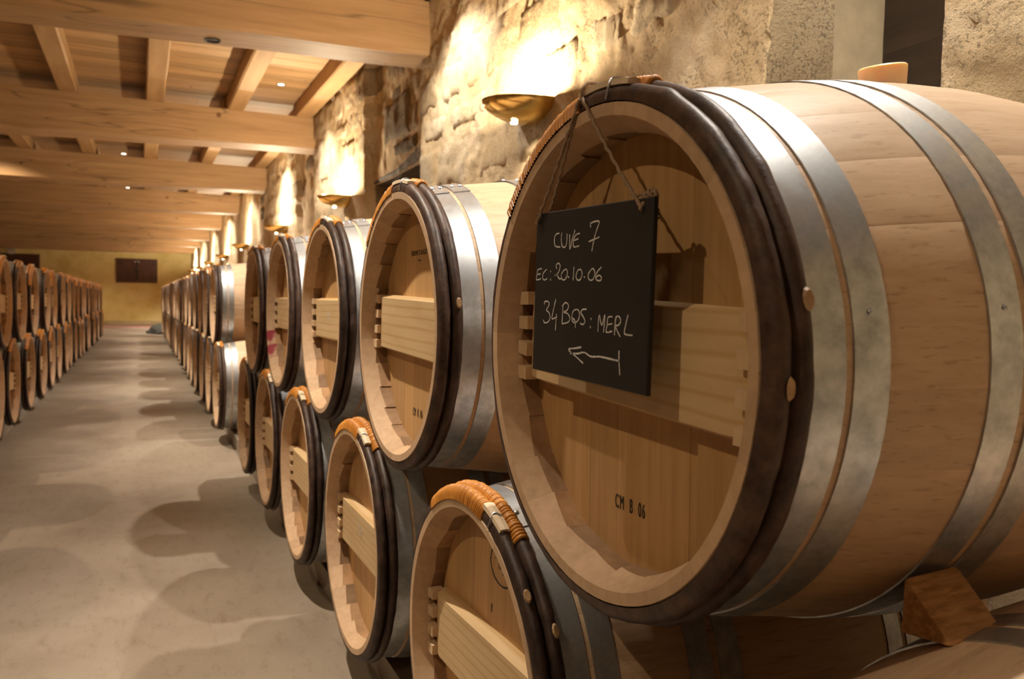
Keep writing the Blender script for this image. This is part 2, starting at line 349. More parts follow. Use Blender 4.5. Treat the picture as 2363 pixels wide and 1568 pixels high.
# shuttered window on the end wall
win = tag(empty('window_3', (0, Y_END, 0)), kind='structure', label='closed dark brown double shutter on the yellow end wall')
a, b = at_end(272, 602), at_end(360, 651)
x0, x1, z0, z1 = a.x, b.x, b.z, at_end(316, 601).z
yf = -0.03
w = MB(); t = 0.05
for q in (((x0 - t, yf - .03, z0 - t), (x0, .02, z1 + t)), ((x1, yf - .03, z0 - t), (x1 + t, .02, z1 + t)), ((x0, yf - .03, z1), (x1, .02, z1 + t)), ((x0, yf - .03, z0 - t), (x1, .02, z0))): w.box(*q)
link('window_frame', w.mesh('window_frame', ['endshutter']), win)
xm = (x0 + x1) / 2
for s0, s1 in ((x0, xm - 0.008), (xm + 0.008, x1)):
    w = MB(); w.box((s0, yf - .01, z0), (s1, .01, z1))
    fr = 0.07
    for q in (((s0, yf - .04, z0), (s0 + fr, yf - .01, z1)), ((s1 - fr, yf - .04, z0), (s1, yf - .01, z1)), ((s0 + fr, yf - .04, z0), (s1 - fr, yf - .01, z0 + fr)), ((s0 + fr, yf - .04, z1 - fr), (s1 - fr, yf - .01, z1))): w.box(*q)
    sh = link('shutter', w.mesh('shutter', ['endshutter']), win)
    for zz in (z0 + 0.12, z1 - 0.12):
        w = MB(); e = s0 if s0 == x0 else s1; d = 1 if s0 == x0 else -1
        w.box((min(e, e + d * .16), yf - .05, zz - .012), (max(e, e + d * .16), yf - .04, zz + .012)); link('hinge', w.mesh('hinge', ['iron']), sh)
w = MB(); w.box((xm - .10, yf - .07, (z0 + z1) / 2 - .04), (xm + .10, yf - .041, (z0 + z1) / 2 + .0)); w.box((xm - .02, yf - .065, z0 + .02), (xm + .02, yf - .041, z1 - .04))
link('latch', w.mesh('latch', ['iron']), win)
w = MB()
for xx in (xm - .06, xm + .06): w.tube([(xx, yf - .07, z1 - .06), (xx, yf - .04, z1 - .06)], .025, 10)
link('bolt', w.mesh('bolt', ['zinc']), win)
# dark door on the left of the end wall and the lamp box above it
dr = tag(empty('door_1', (0, Y_END, 0)), kind='structure', label='dark door at the far left of the yellow end wall')
p = at_end(84, 594); w = MB(); dx0 = p.x - 1.75
w.box((dx0, -.04, 0.13), (p.x, .02, p.z))
link('door_panel', w.mesh('door_panel', ['endshutter']), dr)
w = MB()
for q in (((dx0 - .1, -.06, .13), (dx0, .02, p.z + .1)), ((p.x, -.06, .13), (p.x + .1, .02, p.z + .1)), ((dx0, -.06, p.z), (p.x, .02, p.z + .1))): w.box(*q)
link('door_frame', w.mesh('door_frame', ['endshutter']), dr)
w = MB(); w.tube([(p.x - .15, -.05, 1.05), (p.x - .15, -.1, 1.05), (p.x - .28, -.1, 1.05)], .014, 8); link('handle', w.mesh('handle', ['iron']), dr)
p = at_end(26, 581)
lb = tag(empty('emergency_light', (p.x, Y_END, p.z)), 'small grey emergency light box above the dark door', 'light')
w = MB(); w.box((-.11, -.07, -.09), (.11, .0, .09)); link('case', w.mesh('case', ['lampcase']), lb)
w = MB(); w.box((-.09, -.076, -.065), (.09, -.07, .03)); link('diffuser', w.mesh('diffuser', ['peel']), lb)

# ------------------------------------------------------------------ right wall: rough masonry with recessed bays
W1 = (1.345, 1.96, 0.95, 2.85)      # narrow window: y0 y1 z0 z1
W2 = (5.50, 6.86, 0.95, 2.03)
BAYS = [(5.32, 6.93, .085), (9.15, 10.25, .06), (13.0, 14.5, .06), (16.9, 18.6, .06), (20.9, 22.3, .06), (24.8, 26.2, .06)]
def sstep(a, b, x):
    t = np.clip((x - a) / (b - a), 0, 1); return t * t * (3 - 2 * t)
def wall_x(y, z):
    y = np.asarray(y, float); z = np.asarray(z, float)
    x = WALL_X - 0.022 * fbm(y * 0.9, z * 0.9, 3, 3) - 0.008 * fbm(y * 4.5, z * 4.5, 17, 3) - 0.0055 * fbm(y * 22, z * 22, 29, 3, 0.6)
    yw = y + 0.03 * fbm(y * 3, z * 3.5, 41, 3)
    for a, b, d in BAYS: x = x + d * sstep(a - .02, a + .09, yw) * (1 - sstep(b - .09, b + .02, yw))
    return x
Ys = np.unique(np.concatenate([np.arange(Y_BACK, .6, .15), np.arange(.6, 8.2, .02), np.arange(8.2, Y_END + .05, .06), W1[:2], W2[:2]]))
Zs = np.unique(np.concatenate([np.arange(0, 1.2, .2), np.arange(1.2, 3.3, .02), [W1[2], W1[3], W2[2], W2[3]]]))
YY, ZZ = np.meshgrid(Ys, Zs, indexing='ij'); XX = wall_x(YY, ZZ)
# push the borders of the openings straight into the wall
V = np.stack([XX, YY, ZZ], -1).reshape(-1, 3); nz = len(Zs)
yc, zc = (Ys[:-1] + Ys[1:]) / 2, (Zs[:-1] + Zs[1:]) / 2
keep = np.ones((len(yc), len(zc)), bool)
for a, b, c, d in (W1, W2): keep[np.ix_((yc > a) & (yc < b), (zc > c) & (zc < d))] = False
I, J = np.nonzero(keep)
F = np.stack([I * nz + J, I * nz + J + 1, (I + 1) * nz + J + 1, (I + 1) * nz + J], -1)
me = bpy.data.meshes.new('wall_right'); me.from_pydata(V.tolist(), [], F.tolist()); me.materials.append(M['mortar'])
me.polygons.foreach_set('use_smooth', [True] * len(F)); me.update()
wall_r = tag(link('wall_right', me), kind='structure')

def stone_mesh(y0, y1, z0, z1, proud, seed):
    ny, nz_ = max(6, int((y1 - y0) / .026)), max(6, int((z1 - z0) / .026))
    u = np.linspace(-1, 1, ny); v = np.linspace(-1, 1, nz_); U, Vv = np.meshgrid(u, v, indexing='ij')
    k = 0.86 + 0.14 / np.maximum(1, np.sqrt(U ** 2 + Vv ** 2))       # rounded corners
    Y = (y0 + y1) / 2 + U * k * (y1 - y0) / 2; Z = (z0 + z1) / 2 + Vv * k * (z1 - z0) / 2
    Y = Y + 0.022 * fbm(Y * 7, Z * 7, seed, 2); Z = Z + 0.022 * fbm(Y * 7 + 9, Z * 7, seed + 5, 2)
    e = np.minimum(1 - np.abs(U), 1 - np.abs(Vv)); prof = sstep(0, .28, e)
    X = wall_x(Y, Z) + 0.014 - (0.014 + proud) * prof - 0.0045 * fbm(Y * 22, Z * 22, seed + 2, 3) * prof
    b = MB(); b.grid([[(X[i, j], Y[i, j], Z[i, j]) for j in range(nz_)] for i in range(ny)][::-1])
    return b
random.seed(21)
def overlaps(y0, y1, z0, z1, R): return y0 < R[1] + .03 and y1 > R[0] - .03 and z0 < R[3] + .17 and z1 > R[2]
z = 1.22; course = 0
while z < 3.1:
    h = random.uniform(.2, .36); y = random.uniform(.3, .7)
    while y < 13.5:
        wd = random.uniform(.28, .72) * (1.25 if y > 8 else 1)
        g = random.uniform(.03, .07)
        y0, y1, z0, z1 = y + g / 2, y + wd - g / 2, z + .02, min(z + h - .02, 3.16)
        y += wd
        if any(overlaps(y0, y1, z0, z1, R) for R in (W1, W2)) or z1 - z0 < .1 or random.random() < .12: continue
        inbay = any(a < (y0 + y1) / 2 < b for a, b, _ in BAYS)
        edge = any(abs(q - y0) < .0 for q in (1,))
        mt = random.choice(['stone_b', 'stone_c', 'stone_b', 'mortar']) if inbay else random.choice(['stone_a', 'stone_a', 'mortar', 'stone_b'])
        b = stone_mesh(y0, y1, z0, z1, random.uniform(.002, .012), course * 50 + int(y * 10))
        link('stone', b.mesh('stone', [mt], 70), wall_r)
    z += h; course += 1
# the big dark block above the second window, as in the bay's masonry
for y0, y1, z0, z1, mt in ((5.80, 6.62, 2.30, 2.66, 'stone_c'), (5.62, 6.3, 2.16, 2.28, 'stone_c')):
    link('stone', stone_mesh(y0, y1, z0, z1, .02, 777).mesh('stone', [mt], 70), wall_r)

# window reveals
def window(n, R, depth, label, split=None):
    y0, y1, z0, z1 = R
    e = tag(empty('window_%d' % n, (WALL_X, (y0 + y1) / 2, z0)), kind='structure', label=label)
    off = Vector((-WALL_X, -(y0 + y1) / 2, -z0))
    def quadgrid(f, nu, nv, name, mt):
        b = MB(); b.grid([[tuple(Vector(f(i / nu, j / nv)) + off) for j in range(nv + 1)] for i in range(nu + 1)]); o = link(name, b.mesh(name, [mt], 60), e); return o
    wx = lambda y, z: float(wall_x(y, z))
    xb = WALL_X + depth
    sp = split or depth
    n_ = lambda a, b, s: 0.006 * float(fbm(a * 14, b * 14, s, 3))
    for yy, sg in ((y0, 1), (y1, -1)):
        # outer rough stone, then a rebate, then smooth plaster
        quadgrid(lambda u, v: (wx(yy, z0 + v * (z1 - z0)) * (1 - u) + (WALL_X + sp) * u, yy + (n_(u, v * 3, 3) if 0 < u < 1 else 0), z0 + v * (z1 - z0)), 10, 50, 'jamb', 'stone_b')
        if split:
            quadgrid(lambda u, v: (WALL_X + sp, yy - sg * .035 * u, z0 + v * (z1 - z0)), 1, 4, 'rebate', 'stone_a')
            quadgrid(lambda u, v: (WALL_X + sp + u * (depth - sp), yy - sg * .035 + .4 * n_(u, v * 2, 9), z0 + v * (z1 - z0)), 10, 40, 'jamb', 'smooth_plaster')
    quadgrid(lambda u, v: (wx(y0 + v * (y1 - y0), z1) * (1 - u) + xb * u, y0 - .035 + v * (y1 - y0 + .07), z1), 6, 10, 'soffit', 'lintel')
    quadgrid(lambda u, v: (wx(y0 + v * (y1 - y0), z0) * (1 - u) + xb * u, y0 - .035 + v * (y1 - y0 + .07), z0), 6, 10, 'sill', 'stone_a')
    nb = 4; hb = (z1 - z0) / nb
    for k in range(nb):
        b = MB(); b.box((xb - .01, y0 - .04, z0 + k * hb + .0004), (xb + .03, y1 + .04, z0 + (k + 1) * hb - .0004)); o = link('shutter_board', b.mesh('shutter_board', ['shutter']), e, tuple(off))
    b = MB(); b.box((xb + .03, y0 - .1, z0 - .1), (xb + .1, y1 + .1, z1 + .1)); link('back_panel', b.mesh('back_panel', ['shutter']), e, tuple(off))
    return e, off
window(1, W1, .54, 'deep narrow window with dark shutter behind the chalkboard barrel', .27)
e2, off2 = window(2, W2, .54, 'window recess under a dark old timber lintel, beyond the nearest beam')
# weathered timber lintel of the second window
b = MB(); P = []
for i in range(15):
    t = i / 14; y = 5.36 + t * 1.52; zb = 2.04 - .015 * t + .006 * sin(9 * t); zt = zb + .155 - .115 * t + .012 * sin(7 * t + 1)
    xf = float(wall_x(min(max(y, 5.5), 6.7), 2.05)) - .004
    P.append([(xf + .02, y, zb), (xf, y, zb + .02), (xf - .004, y, (zb + zt) / 2), (xf, y, zt - .02), (xf + .02, y, zt), (xf + .3, y, zt), (xf + .3, y, zb)])
b.grid(P, 0, False, 0, False, True); n = 7; b.add(P[0], [tuple(range(n))[::-1]]); b.add(P[-1], [tuple(range(n))])
link('lintel', b.mesh('lintel', ['lintel']), e2, tuple(off2))

# ------------------------------------------------------------------ ceiling: planks, joists, beams
ceil = tag(empty('ceiling', (-1.7, 15, CEIL)), kind='structure')
coff = (1.7, -15, -CEIL)
PW = 0.19
b = MB(); b.box((ROOM_L - .05, 0, 0), (WALL_X + .3, PW - .004, .03)); pm = b.mesh('plank', ['plank'])
y = Y_BACK
while y < Y_END:
    o = link('plank', pm, ceil, (coff[0], coff[1] + y, coff[2] + CEIL + random.uniform(0, .004))); y += PW
BEAM_Y = [(5.2, 5.56), (9.06, 9.48), (12.86, 13.24), (16.6, 16.98), (20.3, 20.68), (24.2, 24.58), (28.0, 28.38), (31.8, 32.2)]
JX = [1.65, .9, .125, -.64, -1.41, -2.18, -2.95, -3.72, -4.49]
edges = [1.4] + [(a + c) / 2 for a, c in BEAM_Y] + [Y_END]
def rough_box(L, hw, hh, nseg, warp, seed, axis='x', ch=.012):
    """a hewn timber along one axis: chamfered section, slightly uneven; origin at its bottom centre, starts at 0"""
    b = MB(); P = []
    sec = [(-hw + ch, 0), (hw - ch, 0), (hw, ch), (hw, hh - ch), (hw - ch, hh), (-hw + ch, hh), (-hw, hh - ch), (-hw, ch)]
    for i in range(nseg + 1):
        t = i / nseg * L; row = []
        for k, (p, q) in enumerate(sec):
            p2 = p + warp * float(fbm(t * .8, k // 2 * 5.3, seed, 3)); q2 = q + warp * float(fbm(t * .8 + 31, k // 2 * 3.7, seed + 4, 3))
            row.append((t, p2, q2) if axis == 'x' else (-p2, t, q2))
        P.append(row)
    b.grid(P, 0, False, 0, False, True); b.add(P[0], [(7, 6, 5, 4, 3, 2, 1, 0)]); b.add(P[-1], [tuple(range(8))])
    return b
for k in range(len(edges) - 1):
    for j, x in enumerate(JX):
        b = rough_box(edges[k + 1] - edges[k], .085, CEIL - 3.03 + .004, 5, .004, k * 20 + j, 'y')
        link('joist', b.mesh('joist', ['joist']), ceil, (coff[0] + x + random.uniform(-.02, .02), coff[1] + edges[k], coff[2] + 3.032))
ordw = ['nearest', 'second', 'third', 'fourth', 'fifth', 'sixth', 'seventh', 'eighth']
BZ = [(2.565, 2.69), (2.58, 2.70), (2.60, 2.69), (2.60, 2.69), (2.58, 2.66), (2.58, 2.66), (2.58, 2.66), (2.60, 2.66)]
for k, (a, c) in enumerate(BEAM_Y):
    Lb = WALL_X + .12 - ROOM_L
    zl, zr = BZ[k]; slope = (zr - zl) / (1.75 + 1.3) * .55
    zl5 = zr - slope * (WALL_X - ROOM_L) * .6
    b = MB(); P = []; hw = (c - a) / 2; seed = 300 + k * 9; ns = 40; ch = .016
    for i in range(ns + 1):
        t = i / ns; x = ROOM_L + t * Lb
        zb = zr - (1.75 - x) * slope if x > -2.2 else zr - 3.95 * slope
        zt = 3.035
        sec = [(-hw + ch, zb), (hw - ch, zb), (hw, zb + ch), (hw, zt), (-hw, zt), (-hw, zb + ch)]
        row = []
        for q, (p, zz) in enumerate(sec):
            wr = .012 * float(fbm(x * .7, q // 2 * 5.1, seed, 3))
            row.append((x, (a + c) / 2 + p + wr + .025 * (1.75 - x) / 3, zz + (wr if zz < 3 else 0)))
        P.append(row)
    P = [[(p[0], p[1] - (a + c) / 2, p[2] - 2.6) for p in r] for r in P]
    b.grid(P, 0, False, 0, False, True); b.add(P[0], [(5, 4, 3, 2, 1, 0)]); b.add(P[-1], [(0, 1, 2, 3, 4, 5)])
    lab = ['nearest heavy oak ceiling beam, filling the top left corner', 'second oak ceiling beam, long cracked face above the row of joists'][k] if k < 2 else '%s oak ceiling beam counted from the camera' % ordw[k]
    tag(link('ceiling_beam', b.mesh('ceiling_beam', ['beam'], 50), None, (0, (a + c) / 2, 2.6)), lab, 'beam', 'oak beams across the ceiling')

# ------------------------------------------------------------------ barrels
BL, RB, RE, NST = 0.95, 0.3455, 0.29, 26
ZB, ZT = 0.410, 0.982
def prof(x): return RB - (RB - RE) * abs((x - BL / 2) / (BL / 2)) ** 1.75
XS = [BL, .9, .82, .73, .64, .56, .475, .39, .31, .23, .16, .10, .05, .016, 0]
def stave_into(b, a0, var, xs=XS, tint=0.0, segs=4):
    h = pi / NST
    angs = [-h, -h * .95, -h * .35, h * .35, h * .95, h] if segs == 4 else [-h, h]
    tw = (.0013, -.0012, .0004, -.0018)[var % 4]; ri0 = (.2605, .261, .2602, .2608)[var % 4]
    P, mats = [], []
    for a in angs:
        e = .0003 if (segs == 4 and abs(a) > h * .99) else 0
        ri = ri0 + tw * a / h
        row = [(BL - .08, ri), (BL - .03, ri), (BL, .275)] + [(x, prof(x) - e) for x in xs] + [(.0005, .276), (.0005 + (.276 - ri) * 2.16, ri), (.085, ri)]
        P.append([(x, -r * sin(a0 + a), r * cos(a0 + a)) for x, r in row])
    if segs == 4:
        for a in (-h, h):
            ri = ri0 + tw * a / h; q = [(x, -r_ * sin(a0 + a), r_ * cos(a0 + a)) for x, r_ in ((.0005 + (.276 - ri) * 2.16, ri), (.085, ri), (.085, .275), (.002, .2755))]
            b.add(q, [(0, 1, 2, 3)], 2, tint)
    n = len(P[0])
    mi = [2, 1, 1] + [0] * (len(xs) - 1) + [1, 1, 2]
    nv = len(b.v)
    b.v += [p for r in P for p in r]
    for i in range(len(P) - 1):
        for j in range(n - 1):
            b.f.append((nv + i * n + j, nv + (i + 1) * n + j, nv + (i + 1) * n + j + 1, nv + i * n + j + 1)); b.m.append(mi[j]); b.t.append(tint); b.sm.append(mi[j] == 0)
def stave_mesh(q, end='oak_end'):
    b = MB(); stave_into(b, 0, q); return b.mesh('stave', ['oak', end, 'oak_in'], 25)
def body_mesh(xs, segs, seed):
    rs = random.Random(seed); b = MB()
    for k in range(NST): stave_into(b, 2 * pi * k / NST, rs.randrange(4), xs, rs.random() * .98 + .01, segs)
    return b.mesh('body', ['oak', 'oak_end', 'oak_in'], 25)
BODY = body_mesh([BL, .82, .64, .475, .31, .16, .05, 0], 4, 1)
BODY_FAR = body_mesh([BL, .7, .475, .25, .08, 0], 2, 2)

HX = .060
def board_into(b, y0, y1, tint=0.0, n=6, r=.266, x0=HX, th=.022, mi=0):
    ys = np.linspace(y0, y1, n + 1); P = []
    for y in ys:
        zz = sqrt(max(r * r - y * y, 1e-5)); P.append([(x0, y, -zz), (x0, y, zz), (x0 + th, y, zz), (x0 + th, y, -zz)])
    nv = len(b.v); b.grid(P, mi, False, tint, False, True)
    b.add(P[0], [(0, 1, 2, 3)], mi, tint); b.add(P[-1], [(3, 2, 1, 0)], mi, tint)
CUTS = [-.264, -.195, -.118, -.052, .028, .098, .182, .264]
HEADB = []
for a, c in zip(CUTS[:-1], CUTS[1:]):
    b = MB(); board_into(b, a + .00005, c - .00005, x0=HX + random.uniform(0, .0005)); HEADB.append(b.mesh('head_board', ['head']))
b = MB()
for i, (a, c) in enumerate(zip(CUTS[:-1], CUTS[1:])): board_into(b, a + .0004, c - .0004, .1 + i * .13, 4)
HEAD_M = b.mesh('head', ['head'])
b = MB(); board_into(b, -.264, .264, 0, 14, x0=BL - .08); BACK_M = b.mesh('back_head', ['head'])

def bar_into(b, mi=0):
    x0, x1, zt, zb, hy, c = .034, HX, .066, -.066, .236, .007
    sec = [(x1, zb), (x1, zt), (x0 + c * 2.2, zt), (x0, zt - c), (x0, zb + c), (x0 + c * 2.2, zb)]
    P = []
    for y, k in ((-hy, 0), (-hy + .03, 1), (hy - .03, 1), (hy, 0)):
        P.append([((x + (.006 if (not k and x < x1) else 0)), y, z) for x, z in sec])
    b.grid(P, mi, False, .3, False, True); b.add(P[0], [tuple(range(6))[::-1]], mi, .3); b.add(P[-1], [tuple(range(6))], mi, .3)
b = MB(); bar_into(b); BAR_M = b.mesh('crossbar', ['pine'])
def peg_mesh():
    b = MB(); b.box((-.0125, -.0145, -.0095), (.0125, .0145, .0095)); return b.mesh('peg', ['peg'])
PEG_M = peg_mesh(); PEGS = [(sy * .2435, z) for sy in (-1, 1) for z in (.055, .019, -.019, -.055)]
b = MB()
for y, z in PEGS: b.box((.0285, y - .0145, z - .0095), (.0535, y + .0145, z + .0095))
PEGS_M = b.mesh('pegs', ['peg'])

def hoop_pts(xc, seed, thick=1.0, nseg=96, nsec=8, hw=.0117, hh=.019):
    """half-round split sapling bent round the barrel, with nodes"""
    P = []; rs = random.Random(seed); nodes = [(rs.random() * 2 * pi, rs.uniform(.4, 1)) for _ in range(11)]
    for i in range(nseg):
        a = 2 * pi * i / nseg; bulge = sum(s * .0016 * math.exp(-((((a - p + pi) % (2 * pi)) - pi) / .045) ** 2) for p, s in nodes)
        wob = .0004 * float(vnoise(a * 5, 0, seed)) + .0003 * float(vnoise(a * 17, 3, seed)); dx = .0009 * float(vnoise(a * 2.6, 7, seed))
        row = []
        for k in range(nsec + 1):
            t = pi * k / nsec
            row.append((xc + dx - cos(t) * (hw + wob + bulge * .35) * thick, prof(max(xc, 0)) - .001 + (sin(t) ** .8) * (hh + wob * 2 + bulge) * thick))
        P.append([(x, -r * sin(a), r * cos(a)) for x, r in row])
    return P
HOOPX = (.0125, .0345)
def hoop_mesh(xc, seed, nseg=96, nsec=8):
    b = MB(); b.grid([r[::-1] for r in hoop_pts(xc, seed, 1, nseg, nsec)], 0, True, 0, True, False); return b.mesh('wooden_hoop', ['bark'], 60)
def wicker_into(b, xc, a0, a1, seed, wraps, per=4, nsec=7, mi=0):
    """osier wound round the hoop: one ridge a turn"""
    n = wraps * per; P = []
    for i in range(n + 1):
        a = a0 + (a1 - a0) * i / n; ph = (i % per) / per
        rid = .0022 * abs(sin(pi * ph)) + .0007 * float(vnoise(i // per * 3.1, 1, seed)); row = []
        for k in range(nsec + 1):
            t = pi * k / nsec
            row.append((xc + .0015 * (k / nsec - .5) - cos(t) * (.0126 + rid), prof(max(xc, 0)) - .0025 + (sin(t) ** .8) * (.0245 + rid)))
        P.append([(x, -r * sin(a), r * cos(a)) for x, r in row][::-1])
    b.grid(P, mi, True)
    b.add(P[0], [tuple(range(nsec + 1))], mi); b.add(P[-1], [tuple(range(nsec + 1))[::-1]], mi)
def wicker_mesh(xc, a0, a1, seed, wraps, per=4):
    b = MB(); wicker_into(b, xc, rad(a0), rad(a1), seed, wraps, per); return b.mesh('wicker_binding', ['wicker'], 80)
def peel_into(b, xc, a0, a1, mi=0, n=8):
    """split and peeled end of the hoop lying on top of it"""
    P = []
    for i in range(n + 1):
        t = i / n; a = a0 + (a1 - a0) * t; r0 = prof(xc) + .0168; hw = .0098 * (1 - .12 * t); hh = .0075 - .001 * t
        P.append([(x, -r * sin(a), r * cos(a)) for x, r in ((xc - hw, r0), (xc + hw, r0), (xc + hw * .9, r0 + hh), (xc, r0 + hh + .0015), (xc - hw * .9, r0 + hh))])
    b.grid(P, mi, False, 0, False, True); b.add(P[0], [tuple(range(5))[::-1]], mi); b.add(P[-1], [tuple(range(5))], mi)
def peel_mesh(xc, a0, a1):
    b = MB(); peel_into(b, xc, rad(a0), rad(a1)); return b.mesh('peeled_end', ['peel'])
def wire_mesh(xc, a):
    b = MB(); a = rad(a); pts = []
    for k in range(13):
        t = pi * k / 12; x = xc - cos(t) * .0128; r = prof(xc) + .001 + sin(t) ** .7 * .026; pts.append((x, -r * sin(a + .01 * sin(k)), r * cos(a + .01 * sin(k))))
    b.tube(pts, .0013, 6); return b.mesh('wire', ['zinc'])
def knot_mesh(xc, a, off):
    """pale oval where a side twig was cut off"""
    b = MB(); t = pi / 2 + off; r = prof(xc) + sin(t) * .0185; x = xc - cos(t) * .011
    c = Vector((x, -r * sin(a), r * cos(a))); nrm = (Vector((-cos(t), -sin(t) * sin(a), sin(t) * cos(a)))).normalized(); tg = Vector((0, -cos(a), -sin(a))); s = nrm.cross(tg)
    ring = [c + tg * cos(2 * pi * k / 10) * .011 + s * sin(2 * pi * k / 10) * .006 + nrm * .0006 for k in range(10)]
    rin = [c + tg * cos(2 * pi * k / 10) * .008 + s * sin(2 * pi * k / 10) * .0045 + nrm * .0034 for k in range(10)]
    b.grid([ring, rin], 0, False, 0, False, True); b.add(rin, [tuple(range(10))]); return b.mesh('knot', ['knot'])
HOOPM_LOW = [hoop_mesh(HOOPX[q], 31 + q * 7, 40, 5) for q in (0, 1)]

MHX = [(.047, .082), (.090, .126), (.236, .274), (.286, .323)]
def mhoop_into(b, xa, xb, nseg=80, mi=0, lap=True):
    def band(a0, a1, n, off, closed):
        P = []
        for i in range(n if closed else n + 1):
            a = a0 + (a1 - a0) * i / n; ra, rb = prof(xa) + off, prof(xb) + off
            P.append([(x, -r * sin(a), r * cos(a)) for x, r in ((xa, ra - .0008), (xa, ra + .0018), (xb, rb + .0018), (xb, rb - .0008))][::-1])
        b.grid(P, mi, True, 0, closed, True)
        if not closed: b.add(P[0], [(0, 1, 2, 3)], mi); b.add(P[-1], [(3, 2, 1, 0)], mi)
    band(0, 2 * pi, nseg, 0, True)
    if lap: band(rad(-10), rad(24), 10, .0019, False)
SETS = {}
def use_girth(rb):
    """hoops and staves for a barrel of this bilge radius (meshes made once per girth)"""
    global RB, STAVE, STAVE_STAIN, HOOPM, WICK, PEEL, WIRE, KNOT, MH
    RB = rb
    if rb not in SETS:
        STAVE = [stave_mesh(q) for q in range(4)]; STAVE_STAIN = stave_mesh(1, 'oak_stain')
        HOOPM = [[hoop_mesh(HOOPX[q], 31 + q * 7 + s * 13, 220) for s in range(3)] for q in (0, 1)]
        WICK = {'A': (wicker_mesh(HOOPX[0], -52, -6, 1, 40), wicker_mesh(HOOPX[1], -30, 15, 2, 38)), 'B': (wicker_mesh(HOOPX[0], -34, 15, 3, 40), wicker_mesh(HOOPX[1], -26, 31, 4, 46))}
        PEEL = {'A': peel_mesh(HOOPX[0], -7, 13), 'B': peel_mesh(HOOPX[0], 14, 27)}
        WIRE = {'A': wire_mesh(HOOPX[0], 6), 'B': wire_mesh(HOOPX[0], 20.5)}
        KNOT = [knot_mesh(HOOPX[0], rad(48), -.25), knot_mesh(HOOPX[1], rad(58), .2), knot_mesh(HOOPX[0], rad(92), .35), knot_mesh(HOOPX[1], rad(78), .0)]
        MH = []
        for xa, xb in MHX + [(BL - q, BL - p) for p, q in MHX]:
            b = MB(); mhoop_into(b, xa, xb); MH.append(b.mesh('metal_hoop', ['zinc'], 30))
        SETS[rb] = (STAVE, STAVE_STAIN, HOOPM, WICK, PEEL, WIRE, KNOT, MH)
    STAVE, STAVE_STAIN, HOOPM, WICK, PEEL, WIRE, KNOT, MH = SETS[rb]
RB0 = RB
use_girth(RB0)
MH_LOW = []
for xa, xb in MHX:
    b = MB(); mhoop_into(b, xa, xb, 36, 0, False); MH_LOW.append(b.mesh('metal_hoop', ['zinc'], 30))
b = MB(); P = [[(.0055 * cos(t) * cos(p), .0055 * cos(t) * sin(p), .0045 * sin(t)) for p in np.linspace(0, 2 * pi, 9)[:-1]] for t in (0, .5, 1.0, 1.4)]
b.grid(P, 0, True, 0, False, True); b.add(P[-1], [tuple(range(8))]); RIVET = b.mesh('rivet', ['zinc'], 80)
# tapered silicone bung with a slightly hollow top
b = MB(); pr = [(.027, -.014), (.0295, .0), (.0325, .031), (.0325, .036), (.0305, .038), (.023, .0365), (.0, .036)]
b.grid([[(r * cos(a), r * sin(a), z) for r, z in pr] for a in np.linspace(0, 2 * pi, 33)[:-1]], 0, True, 0, True, False); BUNG = b.mesh('bung', ['bung'], 40)
BUNG_LOW = BUNG

def text_mesh(txt, size, mat, width, height):
    cu = bpy.data.curves.new('lettering', 'FONT'); cu.body = txt; cu.size = size; cu.align_x = 'CENTER'; cu.align_y = 'CENTER'; cu.extrude = .0002; cu.space_character = 1.25
    o = bpy.data.objects.new('lettering', cu); col.objects.link(o); bpy.context.view_layer.update()
    me = bpy.data.meshes.new_from_object(o.evaluated_get(bpy.context.evaluated_depsgraph_get())); bpy.data.objects.remove(o); bpy.data.curves.remove(cu)
    v = np.zeros(len(me.vertices) * 3); me.vertices.foreach_get('co', v); v = v.reshape(-1, 3)
    mid = (v.max(0) + v.min(0)) / 2; ext = v.max(0) - v.min(0); v = v - mid; v[:, 0] *= width / ext[0]; v[:, 1] *= height / ext[1]
    nv = np.stack([HX - .0006 - v[:, 2], -v[:, 0], v[:, 1]], -1); me.vertices.foreach_set('co', nv.ravel()); me.update()
    me.materials.clear(); me.materials.append(M[mat]); me.name = 'lettering'; return me
TXT_BRAND = text_mesh('ERMITAGE', .02, 'ink', .106, .0115); TXT_CODE = text_mesh('CM  B  06', .02, 'ink', .066, .0175)
b = MB(); b.box((HX - .0008, -.009, -.0012), (HX - .0004, .009, .0012)); DASH = b.mesh('lettering_rule', ['ink'])

def rz(parent, name, me, roll=0.0, off=(0, 0, 0)):
    """part in barrel axis coordinates (x along the axis from the front head), under the barrel's base Empty"""
    return link(name, me, parent, (-BL / 2 + off[0], off[1], RB + off[2]), (roll, 0, 0))
def base(x, y, z, flip, tilt=0.0):
    e = empty('wine_barrel', (x + (-BL / 2 if flip else BL / 2), y, z - RB), (0, 0, pi if flip else 0))
    if tilt: e.rotation_euler = (0, -tilt, 0); e.location.z += sin(tilt) * BL / 2; e.location.x += RB * tilt
    return e
GR_T, GR_B = 'barrels in the upper tier right of the aisle', 'barrels in the lower tier right of the aisle'
GL_T, GL_B = 'barrels in the upper tier left of the aisle', 'barrels in the lower tier left of the aisle'

